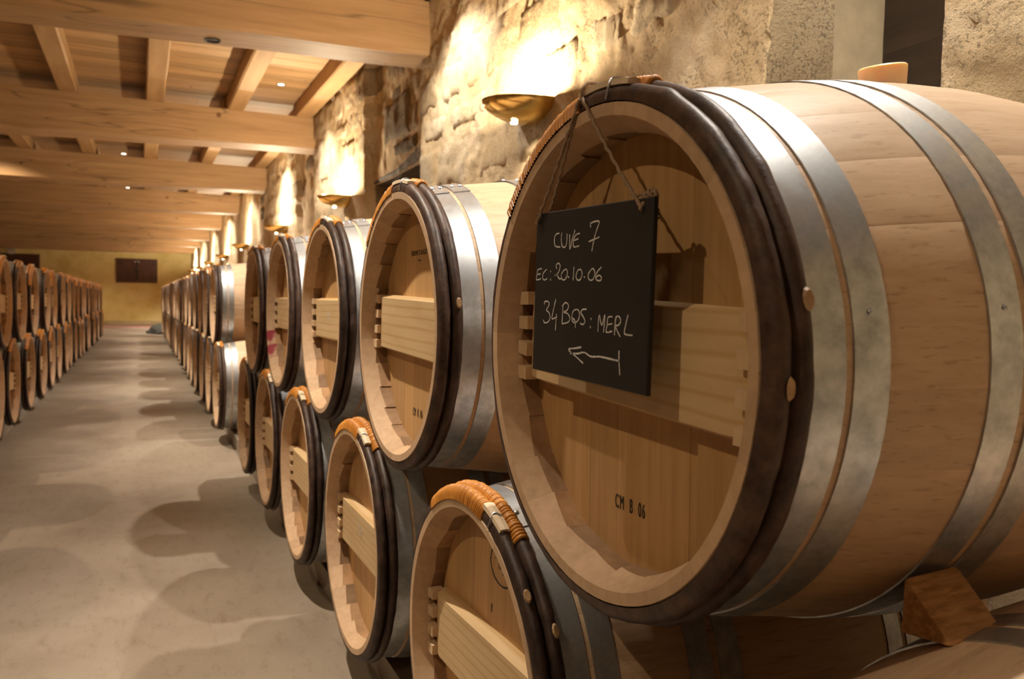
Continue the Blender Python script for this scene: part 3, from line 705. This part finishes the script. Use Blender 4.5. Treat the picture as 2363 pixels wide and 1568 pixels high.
def near_barrel(x, y, z, label, group, style, roll=0.0, tilt=0.0, seed=0, brand=False, code=False, barroll=0.0, stain=None, knots=(), bung=True, girth=RB0):
    use_girth(girth)
    rs = random.Random(seed); e = tag(base(x, y, z, False, tilt), label, 'barrel', group)
    for k in range(NST):
        me = STAVE[rs.randrange(4)]
        if stain and k in stain: me = STAVE_STAIN
        rz(e, 'stave', me, 2 * pi * k / NST + seed * .05)
    for me in HEADB: rz(e, 'head_board', me)
    rz(e, 'back_head', BACK_M)
    bar = rz(e, 'crossbar', BAR_M, barroll)
    for py, pz in PEGS: link('peg', PEG_M, bar, (.041 + rs.uniform(-.001, .001), py + rs.uniform(-.003, .003), pz), (rs.uniform(-.08, .08), 0, 0))
    for q in (0, 1):
        h = rz(e, 'wooden_hoop', HOOPM[q][(seed + q) % 3], roll); h['label'] = 'bent sapling hoop in dark bark'
        link('wicker_binding', WICK[style][q], h)
        if q == 0: link('peeled_end', PEEL[style], h); link('wire', WIRE[style], h)
        for kk in knots:
            if kk % 2 == q: link('knot', KNOT[kk], h)
    for q, me in enumerate(MH):
        h = rz(e, 'metal_hoop', me, rad(-44) if seed == 1 and q < 2 else (rad(-24) if seed == 1 and q < 4 else 0))
        if q < 4:
            xa, xb = MHX[q]; xm = (xa + xb) / 2
            for dx, aa in ((-.009, .3), (.009, .3)) if q in (0, 1) else ((0.0, -.2 + .11 * q), (0.0, .02 + .11 * q)):
                r = prof(xm + dx) + .0034; link('rivet', RIVET, h, (xm + dx, -r * sin(aa), r * cos(aa)), (aa, 0, 0))
    if seed == 1:
        for q, xx in ((1, .108), (2, .255)):
            hq = [c for c in e.children if c.name.startswith('metal_hoop')][q]; aa = rad(80) - hq.rotation_euler.x; rr = prof(xx) + .0017
            o_ = link('rivet', RIVET, hq, (xx, -rr * sin(aa), rr * cos(aa)), (aa, 0, 0)); o_.scale = (.55, .55, .5)
    if bung: rz(e, 'bung', BUNG, rs.uniform(-.05, .05), (BL / 2, 0, 0)); bo = e.children[-1] if False else [c for c in e.children if c.name.startswith('bung')][-1]; bo.location.z += RB; bo.rotation_euler.y = -.13
    if brand: rz(e, 'lettering', TXT_BRAND, 0, (0, -.001 if seed == 1 else .004, .164)); rz(e, 'lettering_rule', DASH, 0, (0, 0.0, .147))
    if code: rz(e, 'lettering', TXT_CODE, rad(-.5), (0, 0, -.190))
    return e
def mid_barrel(x, y, z, label, group, flip, roll, seed, style):
    e = tag(base(x, y, z, flip), label, 'barrel', group)
    rz(e, 'body', BODY, 2 * pi / NST * (seed % NST)); rz(e, 'head', HEAD_M); rz(e, 'back_head', BACK_M)
    bar = rz(e, 'crossbar', BAR_M, rad((seed * 37 % 7) - 3)); 
    for py, pz in PEGS: link('peg', PEG_M, bar, (.041, py, pz))
    for q in (0, 1):
        h = rz(e, 'wooden_hoop', HOOPM_LOW[q], roll + seed); h['label'] = 'bent sapling hoop in dark bark'
        wk = link('wicker_binding', WICK_LOW[style][q], h, (0, 0, 0), (-seed, 0, 0))
        if q == 0: link('peeled_end', PEEL[style], h, (0, 0, 0), (-seed, 0, 0))
    for me in MH_LOW: rz(e, 'metal_hoop', me)
    rz(e, 'bung', BUNG_LOW, 0, (BL / 2, 0, 0)).location.z += RB
    return e
WICK_LOW = {'A': (wicker_mesh(HOOPX[0], -52, -6, 1, 14, 3), wicker_mesh(HOOPX[1], -30, 15, 2, 14, 3)), 'B': (wicker_mesh(HOOPX[0], -34, 15, 3, 14, 3), wicker_mesh(HOOPX[1], -26, 31, 4, 16, 3))}
# far barrels: the same shape in one mesh
def far_mesh(style, seed):
    b = MB(); rs = random.Random(seed)
    for k in range(NST): stave_into(b, 2 * pi * k / NST, rs.randrange(4), [BL, .7, .475, .25, .08, 0], rs.random() * .98 + .01, 2)
    for i, (a, c) in enumerate(zip(CUTS[:-1], CUTS[1:])): board_into(b, a, c, .1 + i * .13, 3, mi=3)
    board_into(b, -.264, .264, .5, 10, x0=BL - .08, mi=3)
    bar_into(b, 4)
    for y, z in PEGS: b.box((.0285, y - .0145, z - .0095), (.0535, y + .0145, z + .0095), 5)
    for q in (0, 1): b.grid([r[::-1] for r in hoop_pts(HOOPX[q], seed + q, 1, 36, 4)], 6, True, 0, True, False)
    s = {'A': ((-52, -6), (-30, 15), (-7, 13)), 'B': ((-34, 15), (-26, 31), (14, 27))}[style]
    for q in (0, 1): wicker_into(b, HOOPX[q], rad(s[q][0]), rad(s[q][1]), 3, 8, 2, 4, 7)
    peel_into(b, HOOPX[0], rad(s[2][0]), rad(s[2][1]), 8, 3)
    for xa, xb in MHX: mhoop_into(b, xa, xb, 32, 9, False)
    b.v = [(p[0] - BL / 2, p[1], p[2] + RB) for p in b.v]
    return b.mesh('wine_barrel', ['oak', 'oak_end', 'oak_in', 'head', 'pine', 'peg', 'bark', 'wicker', 'peel', 'zinc'], 35)
FAR = [far_mesh('A', 5), far_mesh('B', 6), far_mesh('A', 7)]
def far_barrel(x, y, z, label, group, flip, k):
    return tag(link('wine_barrel', FAR[k % 3], None, (x + (-BL / 2 if flip else BL / 2), y, z - RB), (0, 0, pi if flip else 0)), label, 'barrel', group)

# right row, upper tier (front heads face the aisle)
near_barrel(.486, .833, .982, 'largest oak barrel in front, with the black chalkboard hung on its head', GR_T, 'A', rad(0), rad(.8), 1, True, True, rad(2.5), knots=(2, 3), girth=.357)
near_barrel(.497, 1.700, .984, 'upper oak barrel just behind the chalkboard barrel, bright square crossbar showing', GR_T, 'A', rad(2), 0, 2, True, True, rad(1.5), knots=(3,))
near_barrel(.499, 2.516, .980, 'upper right-row barrel, third from the camera, chalk-marked crossbar', GR_T, 'A', rad(8), 0, 3, False, True, 0)
near_barrel(.491, 3.310, .981, 'upper right-row barrel with a red wine stain on its rim', GR_T, 'B', rad(-12), 0, 4, False, False, 0, stain=(16, 17))
near_barrel(.492, 4.125, .984, 'upper right-row barrel at the near side of the gap, fifth from the camera', GR_T, 'B', rad(-10), 0, 5)
# right row, lower tier
near_barrel(.493, .385, .407, 'lower oak barrel in the bottom right corner, wooden wedge lying on it', GR_B, 'B', 0, rad(1.9), 6, knots=(0,), girth=.350)
near_barrel(.495, 1.256, .411, 'lower oak barrel at the bottom edge, oval stamp and two cut knots on its hoops', GR_B, 'B', 0, 0, 7, barroll=rad(-1.5), knots=(0, 1))
near_barrel(.496, 2.088, .410, 'lower right-row barrel below the second upper one, chalk scrawl on its crossbar', GR_B, 'B', rad(1), 0, 8, barroll=rad(0))
near_barrel(.493, 2.912, .410, 'lower right-row barrel, third whole head from the camera', GR_B, 'B', rad(-3), 0, 9)
near_barrel(.498, 3.723, .410, 'lower right-row barrel, fourth whole head from the camera', GR_B, 'B', rad(3), 0, 10)
near_barrel(.499, 4.521, .410, 'lower right-row barrel at the near side of the gap', GR_B, 'B', rad(-4), 0, 11)

use_girth(RB0)
ORD = ['first', 'second', 'third', 'fourth', 'fifth', 'sixth', 'seventh', 'eighth', 'ninth', 'tenth', 'eleventh', 'twelfth', 'thirteenth', 'fourteenth', 'fifteenth', 'sixteenth', 'seventeenth', 'eighteenth', 'nineteenth', 'twentieth', 'twenty-first', 'twenty-second', 'twenty-third']
def run(x, y0, pitch, n, z, flip, group, lab, far_after, first=None):
    for i in range(n):
        y = y0 + pitch * i; l = first if (first and i == 0) else lab % ORD[i]
        xx = x + random.uniform(-.012, .012)
        if y < far_after: mid_barrel(xx, y, z, l, group, flip, rad(random.uniform(-14, 8)), i * 5 + 3, 'AB'[(i + (z < .6)) % 2])
        else: far_barrel(xx, y, z, l, group, flip, i)
run(.497, 6.535, .82, 21, .984, False, GR_T, 'upper right-row oak barrel, %s beyond the gap', 12.5, 'upper right-row barrel just beyond the gap, its hooped side showing')
run(.497, 6.120, .82, 21, ZB, False, GR_B, 'lower right-row oak barrel, %s beyond the gap', 12.5, 'lower right-row barrel just beyond the gap, bright hoops on its side')
LX, LP = -.81, .855
run(LX, 6.28, LP, 18, .982, True, GL_T, 'upper left-row oak barrel, %s from the left picture edge', 12.5)
run(LX, 6.73, LP, 18, ZB, True, GL_B, 'lower left-row oak barrel, %s wholly inside the left picture edge', 12.5)
for i, w_ in enumerate(('first', 'second', 'third')):
    far_barrel(LX, 6.28 - LP * (i + 1), .982, 'upper left-row oak barrel, %s one nearer than the left picture edge' % w_, GL_T, True, i)
    far_barrel(LX, 6.73 - LP * (i + 1), ZB, 'lower left-row oak barrel, %s one nearer than the left picture edge' % w_, GL_B, True, i)

# low concrete rails the lower tiers lie on
for X, nm, y0, y1 in ((.65, 'front rail under the right row of barrels', .05, 22.9), (1.27, 'wall-side rail under the right row of barrels', .05, 22.9), (LX - .16, 'aisle-side rail under the left row of barrels', 3.8, 21.8), (LX - .78, 'outer rail under the left row of barrels', 3.8, 21.8)):
    t = tag(empty('barrel_rail', (X, (y0 + y1) / 2, 0)), 'pale concrete ' + nm, 'rail', 'concrete rails under the barrels')
    xl = .16 if X in (.65, LX - .16) else .78
    hgt = ZB - prof(xl + (.055 if xl < .4 else -.055)) - .002; n = int((y1 - y0) / 1.64); l = (y1 - y0) / n
    b = MB(); b.box((-.055, 0, 0), (.055, l - .012, hgt)); me = b.mesh('rail_block', ['rail'])
    for k in range(n):
        o = link('rail_block', me, t, (0, y0 + k * l - (y0 + y1) / 2, 0))
        if k == 0 and X > 0: o.scale.z = .88

# ------------------------------------------------------------------ stamps and chalk on the heads
def ribbon(b, pts, wd, f, mi=0):
    """flat stroke through 2D points, f maps (u, v) to 3D"""
    pts = [Vector((p[0], p[1])) for p in pts]
    L, R = [], []
    for i, p in enumerate(pts):
        d = (pts[min(i + 1, len(pts) - 1)] - pts[max(i - 1, 0)]); d = d.normalized() if d.length > 0 else Vector((1, 0)); n = Vector((-d.y, d.x)) * wd / 2 * random.uniform(.75, 1.2)
        if i == 0: p = p - d * wd * .3
        if i == len(pts) - 1: p = p + d * wd * .3
        L.append(p + n); R.append(p - n)
    v = [f(*q) for q in L] + [f(*q) for q in R]; n = len(L)
    b.add(v, [(i, i + 1, n + i + 1, n + i) for i in range(n - 1)], mi)
def subdiv(pts, k=4):
    out = []; P = [pts[0]] + list(pts) + [pts[-1]]
    for i in range(1, len(P) - 2):
        for j in range(k):
            t = j / k; p0, p1, p2, p3 = [np.array(q) for q in P[i - 1:i + 3]]
            out.append(tuple(.5 * ((2 * p1) + (-p0 + p2) * t + (2 * p0 - 5 * p1 + 4 * p2 - p3) * t * t + (-p0 + 3 * p1 - 3 * p2 + p3) * t ** 3)))
    out.append(tuple(pts[-1])); return out
barrels = [o for o in col.objects if o.name.startswith('wine_barrel')]
def by_label(s): return next(o for o in barrels if s in o.get('label', ''))
B1o, B2o, T3o = by_label('oval stamp'), by_label('chalk scrawl'), by_label('chalk-marked')
b = MB(); f = lambda u, v: (HX - .0005, -u, v)
ribbon(b, [(.028 + .047 * cos(t), .183 + .034 * sin(t)) for t in np.linspace(0, 2 * pi, 33)], .003, f)
for s in ([(.003, .19), (.006, .202), (.013, .192)], [(.005, .196), (.011, .197)], [(.016, .193), (.02, .203), (.026, .19)], [(.017, .176), (.017, .187), (.023, .183), (.024, .177)], [(.032, .2), (.032, .19), (.04, .192)], [(.034, .18), (.034, .17), (.046, .172)]): ribbon(b, s, .0024, f)
rz(B1o, 'stamp', b.mesh('stamp', ['ink']))
b = MB(); b.grid([[(HX - .0006, .0116 + .0022 * r * cos(a), .098 + .0085 * r * sin(a)) for a in np.linspace(0, 2 * pi, 11)[:-1]][::-1] for r in (1, .5)], 0, False, 0, False, True)
b.add([(HX - .0006, .0116 + .0011 * cos(a), .098 + .00425 * sin(a)) for a in np.linspace(0, 2 * pi, 11)[:-1]], [tuple(range(10))]); k_ = rz(B1o, 'wood_knot', b.mesh('wood_knot', ['endshutter'])); k_['label'] = 'small dark red knot in the head board'
f2 = lambda u, v: (.0332, -u, v)
b = MB()
for s in ([(-.02, .035), (-.013, .028), (-.02, .02), (-.012, .014)], [(-.002, .03), (.0, .012)], [(.006, .018), (.011, .023), (.012, .012), (.006, .008)]): ribbon(b, subdiv(s, 3), .003, f2)
rz(B2o, 'chalk_mark', b.mesh('chalk_mark', ['chalk']))
b = MB()
for s in ([(-.02, .02), (-.018, -.006)], [(-.02, .02), (-.008, .018), (-.018, .006)], [(.0, .018), (.004, -.004), (.012, .014)]): ribbon(b, subdiv(s, 3), .003, f2)
rz(T3o, 'chalk_mark', b.mesh('chalk_mark', ['chalk']))

# ------------------------------------------------------------------ chalkboard
CB = Vector((.478, .8330, 1.0525)); cr_ = rad(1.5); HU, HV = .1345, .1035
board = tag(empty('chalkboard', tuple(CB - Vector((0, 0, HV)))), 'black chalkboard hung by a cord on the largest barrel, white handwriting and arrow', 'chalkboard')
def bp(u, v, x=0.0): return (x, -u * cos(cr_) - v * sin(cr_), HV - u * sin(cr_) + v * cos(cr_))
b = MB(); c = .0012; P = []
for x, s in ((.006, 0), (.001, 0), (0, c)):
    P.append([bp(u, v, x) for u, v in ((-HU + s, -HV + s), (HU - s, -HV + s), (HU - s, HV - s), (-HU + s, HV - s))])
b.grid(P, 0, False, 0, False, True); b.add(P[0], [(3, 2, 1, 0)]); b.add(P[-1], [(0, 1, 2, 3)])
link('board_panel', b.mesh('board_panel', ['slate']), board)
WORDS = [[(-0.0689, 0.0749), (-0.0788, 0.0733), (-0.0815, 0.0668), (-0.0785, 0.0591), (-0.0655, 0.0576)], [(-0.0625, 0.0746), (-0.063, 0.0661), (-0.06, 0.0584), (-0.0543, 0.0569), (-0.0497, 0.0594), (-0.0484, 0.0655), (-0.0486, 0.0727)], [(-0.0417, 0.0717), (-0.0401, 0.0542), (-0.0352, 0.065), (-0.0287, 0.0763)], [(-0.017, 0.0722), (-0.0257, 0.071), (-0.0318, 0.0641), (-0.03, 0.0568), (-0.0176, 0.0574)], [(-0.0312, 0.0641), (-0.0202, 0.0661)], [(0.0086, 0.0788), (0.0095, 0.0833), (0.0274, 0.0841), (0.023, 0.075), (0.0178, 0.0646), (0.0136, 0.0509)], [(0.0058, 0.0617), (0.0287, 0.066)], [(-0.1153, 0.0307), (-0.1261, 0.0292), (-0.128, 0.0231), (-0.1291, 0.0161), (-0.1167, 0.0174)], [(-0.1276, 0.0227), (-0.1179, 0.024)], [(-0.1007, 0.0296), (-0.1095, 0.0248), (-0.1114, 0.0188), (-0.1058, 0.0159), (-0.0991, 0.0176)], [(-0.0894, 0.0279), (-0.0893, 0.0265)], [(-0.0887, 0.0174), (-0.0886, 0.0158)], [(-0.0729, 0.0307), (-0.0746, 0.0348), (-0.0687, 0.0373), (-0.0639, 0.0344), (-0.0656, 0.0281), (-0.0723, 0.0228), (-0.078, 0.0221), (-0.0716, 0.0228), (-0.0648, 0.0178), (-0.0603, 0.0182)], [(-0.054, 0.0281), (-0.0599, 0.0232), (-0.0578, 0.0174), (-0.0498, 0.017), (-0.0444, 0.0232), (-0.0469, 0.0294), (-0.054, 0.0281)], [(-0.0421, 0.0203), (-0.04, 0.0196)], [(-0.0282, 0.032), (-0.0291, 0.0165)], [(-0.0188, 0.028), (-0.0222, 0.0216), (-0.0193, 0.0169), (-0.0115, 0.0172), (-0.0075, 0.024), (-0.0114, 0.0292), (-0.0188, 0.028)], [(-0.0028, 0.0204), (-0.0009, 0.0198)], [(0.0142, 0.0294), (0.007, 0.0232), (0.0092, 0.0174), (0.0181, 0.0174), (0.0221, 0.0248), (0.0184, 0.0299), (0.0142, 0.0294)], [(0.0359, 0.0316), (0.0268, 0.0256), (0.0243, 0.0195), (0.0287, 0.0164), (0.036, 0.0168), (0.0367, 0.0203), (0.0312, 0.0224), (0.0249, 0.0195)], [(-0.1043, -0.0156), (-0.1016, -0.0117), (-0.091, -0.0126), (-0.0921, -0.0178), (-0.0974, -0.0228), (-0.0897, -0.0262), (-0.0866, -0.0329), (-0.0925, -0.0383), (-0.1019, -0.0395), (-0.1052, -0.0364)], [(-0.0726, -0.0086), (-0.0794, -0.0257), (-0.0807, -0.0334), (-0.0678, -0.0302)], [(-0.0695, -0.027), (-0.071, -0.0472)], [(-0.0527, -0.0155), (-0.0539, -0.0378)], [(-0.0544, -0.016), (-0.046, -0.0115), (-0.0383, -0.0149), (-0.0419, -0.0208), (-0.0503, -0.0236), (-0.0396, -0.0251), (-0.0338, -0.031), (-0.0392, -0.0357), (-0.0531, -0.0381)], [(-0.0203, -0.0191), (-0.0267, -0.0218), (-0.0291, -0.03), (-0.0241, -0.0349), (-0.0144, -0.0327), (-0.0101, -0.0258), (-0.0128, -0.0199), (-0.0203, -0.0188)], [(-0.0262, -0.0298), (-0.0203, -0.0335), (-0.0197, -0.041)], [(0.0052, -0.0176), (-0.0039, -0.0186), (-0.0068, -0.0225), (-0.0004, -0.0277), (0.0034, -0.0322), (-0.0014, -0.0361), (-0.0078, -0.0352)], [(0.017, -0.0276), (0.0178, -0.0294)], [(0.0159, -0.0373), (0.0163, -0.0391)], [(0.0337, -0.042), (0.0353, -0.0229), (0.0417, -0.0347), (0.0478, -0.022), (0.0463, -0.0419)], [(0.0638, -0.0238), (0.0549, -0.025), (0.0535, -0.0332), (0.0521, -0.0416), (0.0638, -0.04)], [(0.0537, -0.0332), (0.0638, -0.0315)], [(0.0696, -0.0433), (0.0711, -0.0249), (0.078, -0.0231), (0.0813, -0.028), (0.0763, -0.0327), (0.0706, -0.0337), (0.0812, -0.0447)], [(0.0954, -0.0205), (0.0915, -0.0318), (0.0903, -0.0409), (0.1052, -0.0416)], [(-0.0042, -0.0635), (-0.0186, -0.066), (-0.0344, -0.069), (-0.0163, -0.0755), (0.0019, -0.082)], [(-0.0298, -0.073), (-0.0117, -0.0718), (0.0041, -0.0691), (0.0199, -0.0724), (0.0408, -0.0707), (0.0638, -0.0712), (0.0818, -0.0717)], [(0.0802, -0.0609), (0.081, -0.0717), (0.0836, -0.0865)]]
names = ['chalk_writing'] * 3 + ['chalk_arrow']; cnt = [7, 13, 15, 3]; i0 = 0
fb = lambda u, v: bp(u, v, -.0004)
random.seed(3)
for nm, n in zip(names, cnt):
    b = MB()
    for st in WORDS[i0:i0 + n]:
        ribbon(b, subdiv(st, 5) if len(st) > 2 else subdiv([st[0], ((st[0][0] + st[1][0]) / 2 + .0002, (st[0][1] + st[1][1]) / 2), st[1]], 3), .0018 if nm != 'chalk_arrow' else .0022, fb)
    i0 += n; link(nm, b.mesh(nm, ['chalk']), board)
# two worn chalk specks, then the cord: over the hoop and through both top corners
b = MB(); cbz = CB - Vector((0, 0, HV)); L_ = lambda p: Vector(p) - cbz
apex = L_((.4795, .855, 1.286)); hr = Vector(bp(HU - .018, HV - .010, -.003)); hl = Vector(bp(-HU + .008, HV - .012, -.003))
def cord(b, p, q, sag=0.0, r=.0021, tw=60):
    pts = []
    for i in range(25):
        t = i / 24; m = p.lerp(q, t); m += Vector((-.001 * sin(t * tw), .0009 * cos(t * tw), -sag * sin(pi * t))); pts.append(m)
    b.tube(pts, [r * (1 + .18 * sin(i * 2.6)) for i in range(25)], 7)
cord(b, hr, apex + Vector((-.001, -.004, 0)), .004); cord(b, hl, apex + Vector((0, .004, 0)), .003); cord(b, hl + Vector((.008, -.022, .014)), apex + Vector((.001, .006, 0)), .002)
b.tube([L_(q) for q in ((.480, .855, 1.284), (.4815, .857, 1.298), (.490, .857, 1.3065), (.500, .857, 1.3075), (.509, .857, 1.3045), (.513, .856, 1.296))], .0021, 7)
for hp in (hr, hl): b.tube([hp + Vector((-.001, 0, -.003)), hp + Vector((.002, 0, .004)), hp + Vector((.012, 0, .0)), ], .0024, 7)
kt = Vector(bp(HU - .012, HV + .004, .004))
b.tube([kt + Vector((.003 * sin(3 * t), .009 * cos(t), .004 * sin(2 * t))) for t in np.linspace(0, 2 * pi, 15)], .0022, 7)
b.tube([kt + Vector((0, .008, 0)), kt + Vector((-.002, .018, .001)), kt + Vector((-.002, .026, -.002))], .0018, 6); b.tube([kt, kt + Vector((-.003, -.012, .002)), kt + Vector((-.003, -.014, -.004))], .002, 6)
cd = link('cord', b.mesh('cord', ['rope'], 80), board); cd['label'] = 'brown hemp cord tied through the two top corners'

# ------------------------------------------------------------------ wedge on the corner barrel
wy = [(.506, .7205), (.563, .713), (.561, .7715)]
b = MB(); P = []
for x, dz in ((.700, 0), (.704, .0), (.772, .0), (.776, 0)):
    k = 1 if x in (.704, .772) else .96
    ym, zm = .544, .733
    P.append([(x - .735, ym + (y - ym) * k - .54, zm + (z - zm) * k - .735 + (.003 if x > .75 else 0)) for y, z in wy])
b.grid(P, 0, False, 0, False, True); b.add(P[0], [(2, 1, 0)]); b.add(P[-1], [(0, 1, 2)])
ce = tag(link('wooden_wedge', b.mesh('wooden_wedge', ['chock']), None, (.735, .54, .735)), 'rough brown wooden wedge between the chalkboard barrel and the corner barrel', 'wedge')
md = ce.modifiers.new('bevel', 'BEVEL'); md.width = .0035; md.segments = 2

# ------------------------------------------------------------------ wall sconces
def sconce_meshes():
    n = 28; b = MB(); P = []
    W_, D_, H_ = .185, .285, .10                        # half width along the wall, projection, depth
    for i in range(n + 1):
        a = pi * i / n; row = []
        for j in range(11):
            t = j / 10; k = sin(t * pi / 2)
            row.append((-D_ * sin(a) * k, -W_ * cos(a) * k, -H_ * (cos(t * pi / 2))))
        P.append(row)
    Q = [[(p[0] * .985, p[1] * .985, p[2] + .003) for p in r] for r in P]
    b.grid(P, 0, True); b.grid([r[::-1] for r in Q], 0, True)
    b.grid([[r[-1] for r in P], [r[-1] for r in Q]], 0, False); b.grid([[*P[0][::-1], *P[-1][1:]], [*Q[0][::-1], *Q[-1][1:]]], 0, False)
    bowl = b.mesh('bowl', ['brass'], 50)
    b = MB(); b.tube([(-.0, 0, -.02), (-.10, 0, -.02)], .014, 10); b.box((-.012, -.05, -.075), (.012, .05, .01)); brk = b.mesh('bracket', ['iron'])
    b = MB(); b.tube([(-.10, 0, -.07), (-.10, 0, -.03)], .024, 12); bulb = b.mesh('bulb', ['lamp'])
    b = MB(); b.tube([(-.125, 0, -.094), (-.125, 0, -.1015)], .017, 14); ln = b.mesh('lens', ['lamp'])
    return bowl, brk, bulb, ln
SC = sconce_meshes()
SY = [3.54, 7.55, 11.0, 15.1, 19.1, 23.0, 27.0, 30.6]
for k, y in enumerate(SY):
    x = float(wall_x(y, 2.0)) + .012
    lab = 'brass half-bowl wall lamp nearest the camera, left of the chalkboard barrel\'s hoop' if k == 0 else 'brass half-bowl wall lamp, %s along the right wall' % ORD[k]
    e = tag(empty('wall_sconce', (x, y, 2.0)), lab, 'lamp', 'brass lamps on the right wall')
    link('bowl', SC[0], e); link('bracket', SC[1], e); link('bulb', SC[2], e, (0, 0, 0)); link('lens', SC[3], e)
    l = bpy.data.lights.new('sconce_light', 'POINT'); l.energy = SCONCE_W; l.color = SCONCE_COL; l.shadow_soft_size = .03
    link('sconce_light', l, e, (-.155, 0, -.008))
    l = bpy.data.lights.new('sconce_downlight', 'SPOT'); l.energy = SCONCE_DOWN_W; l.color = SCONCE_COL; l.spot_size = rad(130); l.spot_blend = .6; l.shadow_soft_size = .02
    link('sconce_downlight', l, e, (-.125, 0, -.115))

# ------------------------------------------------------------------ recessed ceiling spotlights
b = MB(); b.grid([[(r * cos(a), r * sin(a), z) for r, z in ((.030, .004), (.030, -.004), (.044, -.006), (.047, .0))] for a in np.linspace(0, 2 * pi, 25)[:-1]], 0, True, 0, True, False); RING = b.mesh('trim_ring', ['zinc'], 40)
b = MB(); b.tube([(0, 0, .004), (0, 0, -.003)], .030, 16); LENS = b.mesh('lens', ['lamp'])
def spotlight(x, y, label, group, watts, colour, size, blend, tilt=0.0):
    e = tag(empty('ceiling_spotlight', (x, y, CEIL)), label, 'spotlight', group)
    link('trim_ring', RING, e); link('lens', LENS, e)
    l = bpy.data.lights.new('spot', 'SPOT'); l.energy = watts * (1.9 if y > 27 else 1); l.color = colour; l.spot_size = rad(size); l.spot_blend = blend; l.shadow_soft_size = .028
    link('spot_light', l, e, (0, 0, -.012), (0, -tilt, 0))
for k in range(9):
    y = 2.3 + 3.87 * k - 3.87; lab = {4: 'ceiling spotlight above the aisle, glowing just over the third beam', 5: 'ceiling spotlight above the aisle, glowing just over the fourth beam'}.get(k, 'recessed spotlight over the aisle, %s of its line' % ORD[k])
    spotlight(-.23, y - (.3 if k == 4 else 0), lab, 'spotlights over the aisle', AISLE_W, AISLE_COL, 78, .9, rad(26))
for k in range(-1, 9):  # negative k: unseen extra pair behind the camera, added to brighten the nearest barrel
    y = max(4.54 - 3.87 + 3.87 * k, -1.5) + (.33 if k == 0 else 0); lab = 'bright ceiling spotlight between the joists before the second beam' if k == 2 else 'recessed spotlight over the right barrel row, %s of its line' % ORD[k + 1]
    ys = y - 1.4 if k > 2 else y
    spotlight(1.28, ys, lab, 'spotlights over the right row', RIGHT_W * (1.5 if k < 0 else 1), RIGHT_COL, 84 if k < 0 else 126 if k < 1 else 104, .5)
    spotlight(-1.80, (y - (.33 if k == 0 else 0)) if k < 4 else ys, 'recessed spotlight over the left barrel row, %s of its line' % ORD[k + 1], 'spotlights over the left row', LEFT_W * (.35 if k < 0 else 1), LEFT_COL, 126, .45)
# small unlit round fixture let into the underside of the nearest beam
e = tag(empty('beam_fixture', (.41, 5.44, 2.652)), 'small dark round fixture let into the underside of the nearest beam', 'fixture')
b = MB(); b.grid([[(r * cos(a), r * sin(a), z) for r, z in ((.034, .02), (.036, -.008), (.046, -.010), (.050, .004))] for a in np.linspace(0, 2 * pi, 21)[:-1]], 0, True, 0, True, False); link('rim', b.mesh('rim', ['iron'], 40), e)
b = MB(); b.tube([(0, 0, .02), (0, 0, -.004)], .036, 14); link('glass', b.mesh('glass', ['iron']), e)
# low dark heap at the far end of the right row
b = MB(); P = []
for i in range(17):
    t = i / 16; row = []
    for j in range(13):
        a = pi * j / 12; r = (.62 + .1 * float(fbm(t * 5, j * .7, 8))) * sin(pi * min(max(t, .03), .97)) ** .6
        row.append((0.62 * cos(a) * r - .1, (t - .5) * 1.8, max(0, .45 * sin(a) * r * (1 + .3 * cos(a)))))
    P.append(row)
b.grid(P, 0, True)
tag(link('tarpaulin_heap', b.mesh('tarpaulin_heap', ['tarp'], 70), None, (.62, 25.2, 0)), 'low dark heap on the floor past the end of the right row', 'heap')
